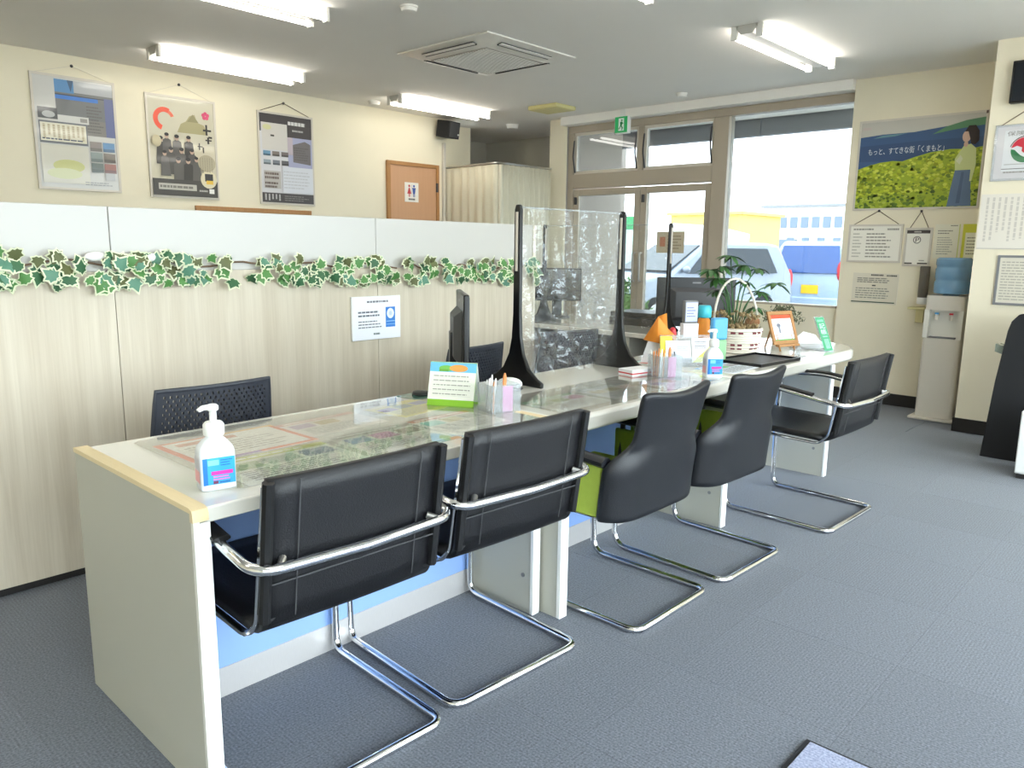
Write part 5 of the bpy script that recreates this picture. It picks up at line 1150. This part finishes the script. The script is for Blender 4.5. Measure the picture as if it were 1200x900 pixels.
# ================================================================== WATER DISPENSER
M['disp'] = mat('dispenser_plastic', (214, 208, 196), 0.4, noise=0.03)
t = thing('water_dispenser', 'tall white water dispenser with blue bottle by the projecting wall', 'water dispenser', (6.72, 1.60, 0))
B(-0.2, 0.2, -0.17, 0.17, 0, 0.022).build('base_plate', 'disp', t, bevel=0.008)
m = MB()
pp = [(v[0], v[1]) for v in fillet([(-0.15, -0.135, 0), (-0.15, 0.135, 0), (0.15, 0.135, 0), (0.15, -0.135, 0)], 0.03, 5, True)]
m.prism(pp, (0, 0, 0.022), (1, 0, 0), (0, 1, 0), (0, 0, 0.62)); m.build('lower_body', 'disp', t)
m = MB(); m.box(-0.1, 0.15, -0.135, 0.135, 0.642, 0.86); m.box(-0.15, -0.1, -0.135, -0.1, 0.642, 0.86); m.box(-0.15, -0.1, 0.1, 0.135, 0.642, 0.86); m.build('tap_recess', 'offwhite', t)
MB().prism(pp, (0, 0, 0.86), (1, 0, 0), (0, 1, 0), (0, 0, 0.11)).build('head', 'disp', t)
for y, c in ((0.05, 'sky_bl'), (-0.05, 'red')):
    tp = MB().tube(fillet([(-0.1, y, 0.82), (-0.14, y, 0.82), (-0.14, y, 0.785)], 0.015), 0.012, 8).build('tap', 'disp', t)
    B(-0.15, -0.125, y-0.012, y+0.012, 0.828, 0.84).build('tap_lever', c, tp)
B(-0.148, -0.1, -0.09, 0.09, 0.645, 0.655).build('drip_tray', 'mgrey', t)
MB().lathe([(0.05, 0.96), (0.06, 0.975), (0.12, 0.985), (0.125, 1.0), (0.125, 1.07), (0.119, 1.08), (0.119, 1.095), (0.125, 1.105), (0.125, 1.17), (0.119, 1.18), (0.119, 1.195), (0.125, 1.205), (0.125, 1.245), (0.11, 1.258)], seg=32).build('water_bottle', 'bottle', t)
cup = thing('cup_dispenser', 'smoked cup dispenser with small shelf on the wall beside the water dispenser', 'cup dispenser', (6.9, 1.85, 0.85))
MB().lathe([(0.036, 0.08), (0.038, 0.085), (0.038, 0.33), (0.034, 0.335)], seg=20).build('cup_tube', 'smoke', cup)
MB().lathe([(0.037, 0.03), (0.04, 0.04), (0.04, 0.08), (0.036, 0.085)], seg=20).build('cup_outlet', 'white', cup)
B(-0.02, 0.068, -0.02, 0.02, 0.15, 0.2).build('wall_bracket', 'dgrey', cup)
B(-0.06, 0.068, -0.04, 0.09, -0.015, 0.005).build('shelf', 'cream_pl', cup, bevel=0.004)
B(-0.04, 0.068, -0.03, 0.03, -0.12, -0.015).build('shelf_holder', 'cream_pl', cup, bevel=0.004)

# ================================================================== BLACK RACK and white box at the right
t = thing('display_rack', 'black upright display rack standing by the projecting wall', 'rack', (5.62, 0.7, 0))
sd = [(0.37, 0), (0.335, 0.5), (0.30, 0.82), (0.285, 0.88), (0.25, 0.925), (0.2, 0.94), (-0.35, 0.94), (-0.35, 0)]
MB().prism(sd, (0, 0, 0.0), (0, 1, 0), (0, 0, 1), (0.03, 0, 0)).build('side_panel', 'matteblack', t, bevel=0.006)
MB().prism(sd, (0.32, 0, 0.0), (0, 1, 0), (0, 0, 1), (0.03, 0, 0)).build('side_panel', 'matteblack', t, bevel=0.006)
for z, y in ((0.05, 0.36), (0.3, 0.34), (0.56, 0.32), (0.82, 0.29)): B(0.03, 0.32, -0.34, y-0.01, z, z+0.02).build('shelf', 'matteblack', t)
m = MB(); m.prism([(0.0, 0), (0.06, 0.02), (0.06, 0.07), (0.02, 0.06)], (0.05, 0.305, 0.66), (0, 1, 0), (0, 0, 1), (0.1, 0, 0)); m.build('glass_tray', mat('grey_green_glass', (150, 160, 148), 0.1), t)
t = thing('white_cabinet', 'low white box cabinet in front of the black rack', 'cabinet', (5.3, 0.55, 0))
B(-0.1, 0.2, -0.3, 0.255, 0.03, 0.4).build('body', 'white', t, bevel=0.004); B(-0.09, 0.19, -0.29, 0.245, 0, 0.03).build('plinth', 'base', t)
B(-0.118, -0.1, -0.295, 0.25, 0.04, 0.39).build('door', 'white', t, bevel=0.003)
# doormat
t = thing('doormat', 'blue grey ribbed doormat on the carpet', 'mat', (1.42, 0.24, 0))
B(-0.5, 0.5, -0.445, 0.445, 0.0005, 0.008).build('rubber_edge', 'mat_d', t, bevel=0.003)
B(-0.485, 0.485, -0.43, 0.43, 0.008, 0.014).build('pile', 'matpile', t, bevel=0.003)

# ================================================================== CEILING
def tube_light(label, x0, x1, y, group='twin tube ceiling lights'):
    t = thing('ceiling_light', label, 'ceiling light', ((x0+x1)/2, y, CEIL), 0, group); L = (x1-x0)/2
    MB().prism([(-0.075, 0), (0.075, 0), (0.075, -0.012), (0.04, -0.055), (-0.04, -0.055), (-0.075, -0.012)], (-L, 0, 0), (0, 1, 0), (0, 0, 1), (2*L, 0, 0)).build('reflector', 'reflector', t)
    for s in (-1, 1):
        MB().cyl((-L+0.03, s*0.092, -0.062), (L-0.03, s*0.092, -0.062), 0.0145, seg=12).build('tube', 'tube', t)
        for e in (-1, 1): MB().box(e*L-0.02 if e > 0 else -L, L if e > 0 else -L+0.02, s*0.086-0.022, s*0.086+0.022, -0.082, 0.0).build('lamp_holder', 'fixture', t)
    return t
tube_light('twin tube ceiling light above the group figure poster', 2.58, 3.80, 6.06)
tube_light('twin tube ceiling light nearest the wall speaker', 4.90, 6.12, 6.15)
tube_light('twin tube ceiling light before the square air conditioner', 1.68, 2.90, 4.36)
tube_light('twin tube ceiling light by the landscape poster wall', 4.86, 6.08, 2.50)
tube_light('twin tube ceiling light over the middle desk', 2.66, 3.88, 2.50)
for x0, y, lb in ((0.4, 2.5, 'over the desk with the grey end panel'), (0.4, 0.4, 'over the doormat'), (2.66, 0.4, 'over the open carpet before the shell chairs'), (4.8, 0.4, 'over the black display rack'),
                  (-1.6, 4.36, 'over the back office behind the partition start'), (-1.6, 2.5, 'over the partition start'), (-0.6, 6.06, 'by the wall start before the blue photo poster')):
    tube_light('twin tube ceiling light '+lb, x0, x0+1.22, y)
ac = thing('air_conditioner', 'square ceiling cassette air conditioner with central grille', 'air conditioner', (4.35, 4.34, CEIL-0.002))
S = 0.475
m = MB(); o_, i_ = S, 0.30
m.add([V(-o_, -o_, -0.01), V(o_, -o_, -0.01), V(o_, o_, -0.01), V(-o_, o_, -0.01), V(-i_, -i_, -0.045), V(i_, -i_, -0.045), V(i_, i_, -0.045), V(-i_, i_, -0.045), V(-o_, -o_, 0), V(o_, -o_, 0), V(o_, o_, 0), V(-o_, o_, 0)],
      [[k, 4+k, 4+(k+1) % 4, (k+1) % 4] for k in range(4)]+[[8+k, k, (k+1) % 4, 8+(k+1) % 4] for k in range(4)])
m.build('panel', 'fixture', ac)
B(-i_, i_, -i_, i_, -0.05, -0.03).build('grille', mat('grey_grille', (176, 168, 156), 0.7), ac, bevel=0.004)
gm = MB().box(-0.29, 0.29, -0.002, 0.002, -0.054, -0.05).mesh('grille_bar', 'fixture')
for k in range(22):
    o = bpy.data.objects.new('grille_bar', gm); col.objects.link(o); o.parent = ac; o.location = (0, -0.275+0.026*k, 0)
for k in range(4):
    Rz = Matrix.Rotation(math.pi/2*k, 3, 'Z'); tilt = Matrix.Rotation(-0.2, 3, 'X')
    B_ = MB().box(-0.27, 0.27, -0.022, 0.022, -0.003, 0.003); B_.v = [Rz @ (V(0, -0.39, -0.0325) + Matrix.Rotation(-0.2, 3, 'X') @ p_) for p_ in B_.v]; B_.build('air_slot', 'matteblack', ac)
    B_ = MB().box(-0.27, 0.27, -0.014, 0.014, -0.0035, 0.003); B_.v = [Rz @ (V(0, -0.398, -0.034) + Matrix.Rotation(-0.2, 3, 'X') @ p_) for p_ in B_.v]; B_.build('louver', 'fixture', ac)
vt = thing('ceiling_vent', 'small yellowed square ceiling vent near the entrance', 'vent', (6.32, 5.36, CEIL), 0)
B(-0.16, 0.16, -0.19, 0.19, -0.04, 0).build('vent_cover', 'yel_vent', vt, bevel=0.01)
for k in range(5): B(-0.13, 0.13, -0.13+0.06*k, -0.1+0.06*k, -0.042, -0.04).build('vent_slat', 'cream_pl', vt)
def detector(label, x, y, big=1.0):
    t = thing('smoke_detector', label, 'detector', (x, y, CEIL), 0, 'round ceiling detectors')
    MB().lathe([(0.03*big, -0.035*big), (0.045*big, -0.03*big), (0.05*big, -0.012), (0.055*big, -0.01), (0.055*big, 0)], seg=20).build('sensor', 'fixture', t)
detector('round white detector between air conditioner and near lights', 3.2, 3.86)
detector('round white detector near the exit sign', 6.55, 3.98)
detector('round white detector in front of the curtained alcove', 6.95, 6.5, 1.4)
detector('round white detector above the toilet door', 4.97, 6.55, 1.2)
es = thing('exit_sign', 'green running man exit sign hanging over the glass doors', 'exit sign', (6.9, 4.88, 2.475))
B(-0.028, 0.028, -0.085, 0.085, 0, 0.175).build('housing', 'white', es, bevel=0.005)
B(-0.0295, -0.028, -0.078, 0.078, 0.008, 0.167).build('lit_face', 'exitgreen', es)
p = Print(0.156, 0.159); W3 = (236, 250, 242)
p.rect(0.3, 0.12, 0.74, 0.9, W3); G = (24, 140, 80); p.ell(0.56, 0.77, 0.06, 0.06, G); p.poly([(0.42, 0.66), (0.58, 0.7), (0.64, 0.62), (0.56, 0.42), (0.44, 0.46)], G); p.poly([(0.44, 0.46), (0.56, 0.44), (0.66, 0.3), (0.62, 0.14), (0.55, 0.14), (0.57, 0.28)], G); p.poly([(0.44, 0.46), (0.5, 0.44), (0.42, 0.26), (0.32, 0.2), (0.3, 0.25), (0.37, 0.3)], G); p.poly([(0.58, 0.68), (0.7, 0.56), (0.67, 0.52), (0.55, 0.6)], G)
p.build('pictogram', es, 'print', (-0.0298, 0.078, 0.008), (0, -1, 0))
B(-0.01, 0.01, -0.03, 0.03, 0.175, CEIL-2.475).build('hanger', 'white', es)

# ================================================================== OUTSIDE
tag(B(7.2, 160, -60, 120, -0.25, -0.1).build('ground', 'asphalt'), 'pale asphalt car park outside the windows', 'ground', kind='structure')
tag(B(-60, 7.2, -60, -2.05, -0.25, -0.1).build('ground_front', 'asphalt'), 'pale asphalt forecourt before the front windows', 'ground', kind='structure')
cn = thing('canopy', 'grey canopy fascia outside the window', 'canopy', (8.4, 4.4, 2.54))
for k in range(5):
    y0 = -0.5+1.52*k
    if y0+1.5 > 6.3: B(8.35, 8.45, y0, 6.28, 2.545, 3.1).build('fascia_panel', 'fascia', cn, world=True)
    else: B(8.35, 8.45, y0, y0+1.505, 2.545, 3.1).build('fascia_panel', 'fascia', cn, world=True)
B(7.2, 8.45, -0.5, 6.28, 3.1, 3.2).build('roof_slab', 'fascia', cn, world=True)
tag(B(8.1, 8.6, 6.0, 6.6, -0.1, 3.1).build('outer_pillar', 'concrete', bevel=0.01), 'grey concrete pillar outside the glass door', 'pillar')
def car(name, label, loc, rotz, paint, glass, L, W, roof, hoodh, kind, plate=False):
    t = thing(name, label, 'car', loc, rotz)      # front faces local +X, rear -X
    h = L/2
    if kind == 'hatch': prof = [(-h, 0.28), (-h-0.02, 0.5), (-h, 0.85), (-h+0.12, roof*0.93), (-h+0.3, roof), (h*0.1, roof), (h*0.42, hoodh+0.12), (h*0.5, hoodh), (h*0.9, hoodh-0.12), (h, hoodh-0.3), (h, 0.28)]
    else: prof = [(-h, 0.28), (-h, 0.6), (-h+0.05, 0.95), (-h+0.3, roof*0.97), (-h+0.6, roof), (h*0.05, roof), (h*0.5, hoodh+0.02), (h*0.86, hoodh-0.12), (h*0.98, hoodh-0.3), (h, 0.3)]
    belt = 0.92
    def ww(z): return W/2*(1-0.16*max(0, (z-belt)/(roof-belt))**1.2)
    m = MB(); n = len(prof)
    vs = [V(x, -ww(z), z) for x, z in prof]+[V(x, ww(z), z) for x, z in prof]
    # insert belt line by splitting sides into two polys
    m.add(vs, [[i, (i+1) % n, n+(i+1) % n, n+i] for i in range(n)]+[list(range(n))[::-1], [n+i for i in range(n)]])
    m.build('body', paint, t, bevel=0.05)
    # side glass, front and rear glass
    for s in (-1, 1):
        q = [(-h*0.78, belt+0.05), (h*0.32, belt+0.05), (h*0.05, roof-0.1), (-h*0.68, roof-0.1)]
        MB().add([V(x, s*(ww(z)+0.012), z) for x, z in q]+[V(x, s*(ww(z)-0.02), z) for x, z in q], [[0, 1, 2, 3] if s < 0 else [3, 2, 1, 0]]+[[k, 4+k, 4+(k+1) % 4, (k+1) % 4] for k in range(4)]).build('side_window', glass, t)
        MB().ball((h*0.36, s*(W/2+0.08), belt+0.12), 0.09, 10, 6, (0.7, 1, 0.7)).build('mirror', paint, t)
        for x in (-h*0.62, h*0.64):
            wl = MB().cyl((x, s*(W/2-0.18), 0.29), (x, s*(W/2+0.01), 0.29), 0.29, seg=24).build('wheel', 'tyre', t)
            MB().cyl((x, s*(W/2), 0.29), (x, s*(W/2+0.02), 0.29), 0.18, seg=18).build('hubcap', 'steel', wl)
        MB().ball((-h+0.02, s*(W/2-0.1), 1.0 if kind == 'hatch' else 0.85), 0.1, 12, 8, (0.6, 0.8, 2.0)).build('tail_light', 'red', t)
        MB().ball((h*0.94, s*(W/2-0.2), hoodh-0.28), 0.12, 12, 8, (0.8, 1.4, 0.7)).build('headlight', 'white', t)
    def quad(nm, a, b, za, zb, k):
        q = [V(a, -ww(za)*k, za), V(a, ww(za)*k, za), V(b, ww(zb)*k, zb), V(b, -ww(zb)*k, zb)]
        d = V(0.03 if a > 0 else -0.03, 0, 0.01)
        MB().add([p_+d for p_ in q]+[p_-d for p_ in q], [[0, 1, 2, 3], [7, 6, 5, 4]]+[[k2, 4+k2, 4+(k2+1) % 4, (k2+1) % 4] for k2 in range(4)]).build(nm, glass, t)
    if kind == 'hatch': quad('rear_window', -h+0.01, -h+0.14, 0.95, roof*0.94, 0.86); quad('windscreen', h*0.42, h*0.14, hoodh+0.12, roof-0.04, 0.86)
    else: quad('windscreen', h*0.48, h*0.1, hoodh+0.06, roof-0.06, 0.88); quad('rear_window', -h+0.08, -h+0.28, 1.0, roof*0.95, 0.86)
    if plate:
        pb = B(-h-0.035, -h-0.02, -0.24, 0.09, 0.55, 0.72).build('number_plate', 'plate', t)
    B(-h-0.04, -h+0.02, -W/2+0.1, W/2-0.1, 0.3, 0.48).build('bumper', paint, t, bevel=0.03)
    return t
car('parked_car', 'pale kei hatchback with yellow plate showing its rear', (17.1, 6.4, -0.1), math.radians(4), 'carwhite', 'carglassb', 3.4, 1.47, 1.58, 0.95, 'hatch', True)
car('parked_car', 'silver car parked nose in outside the glass doors', (12.9, 7.6, -0.1), math.radians(160), 'carpaint', 'carglass', 3.9, 1.68, 1.52, 0.95, 'sedan')
bl = thing('far_building', 'white two storey building far across the car park', 'building', (84, 33.5, -0.1))
B(80, 88, 29.0, 37.9, -0.1, 5.7).build('wall', 'bldwhite', bl, world=True); B(79.8, 88.2, 28.8, 38.1, 5.7, 5.95).build('roof_edge', 'roofgrey', bl, world=True)
for z0, z1, n in ((3.6, 4.7, 7), (1.2, 2.6, 5)):
    for k in range(n):
        y = 29.5+8.0*k/n; B(79.9, 80.0, y, y+0.75, z0, z1).build('window', 'bldglass', bl, world=True)
B(79.7, 80.0, 34.0, 36.0, -0.1, 2.4).build('entrance', 'bldglass', bl, world=True)
b2 = thing('far_building', 'yellow house with pale shed roof beyond the car park', 'building', (42, 22.4, -0.1))
B(40, 45, 20.2, 24.6, -0.1, 3.2).build('wall', 'bldyel', b2, world=True); B(39.8, 45.2, 20.0, 24.8, 3.2, 3.35).build('roof', 'bldyel', b2, world=True)
MB().prism([(16.7, -0.1), (18.5, -0.1), (18.5, 2.4), (16.7, 2.0)], (30, 0, 0), (0, 1, 0), (0, 0, 1), (4, 0, 0)).build('shed', 'bldwhite', b2, world=True)
B(39.9, 40.0, 21.0, 21.5, 1.9, 2.7).build('window', 'bldglass', b2, world=True)
bn = thing('banner_fence', 'pale fence with green banner strip outside the glass door', 'fence', (16, 11.8, -0.1))
B(16, 16.05, 10.8, 13.2, 0.7, 1.75).build('lower_panel', 'bannerw', bn, world=True); B(15.99, 16.06, 10.8, 13.2, 1.75, 2.06).build('green_strip', 'banner', bn, world=True)
for y in (10.8, 12.0, 13.15): B(16.05, 16.1, y, y+0.05, -0.1, 2.06).build('post', 'alu', bn, world=True)
MB().prism([(0, 0), (0.15, 0), (0.45, 0.6), (0.3, 0.65)], (15.98, 11.8, 1.0), (0, -1, 0), (0, 0, 1), (0.02, 0, 0)).build('red_stripe', 'red', bn, world=True)
def hedge(label, c, r, n, seed):
    t = thing('hedge', label, 'hedge', (c[0], c[1], -0.1)); rnd = random.Random(seed); m = MB()
    for k in range(n):
        an, el = rnd.uniform(0, 6.28), rnd.uniform(-0.1, 1.4); q = rnd.uniform(0.75, 1)
        p_ = V(r[0]*q*math.cos(an)*math.cos(el), r[1]*q*math.sin(an)*math.cos(el), 0.05+r[2]*q*abs(math.sin(el)))
        d = V(rnd.uniform(-1, 1), rnd.uniform(-1, 1), rnd.uniform(0, 1)).normalized()*0.07; s = d.cross(V(0.2, 0.5, 1)).normalized()*0.025
        m.add([p_, p_+d*0.5+s, p_+d, p_+d*0.5-s], [[0, 1, 2, 3]])
    m.ball((0, 0, 0.3), 0.5, 12, 8, (r[0]*1.5, r[1]*1.5, r[2]*0.9)); o = m.build('foliage', 'hedge', t); o['kind'] = 'stuff'
hedge('clipped green hedge outside the glass door', (10.2, 7.25), (0.5, 0.75, 0.9), 1500, 4)
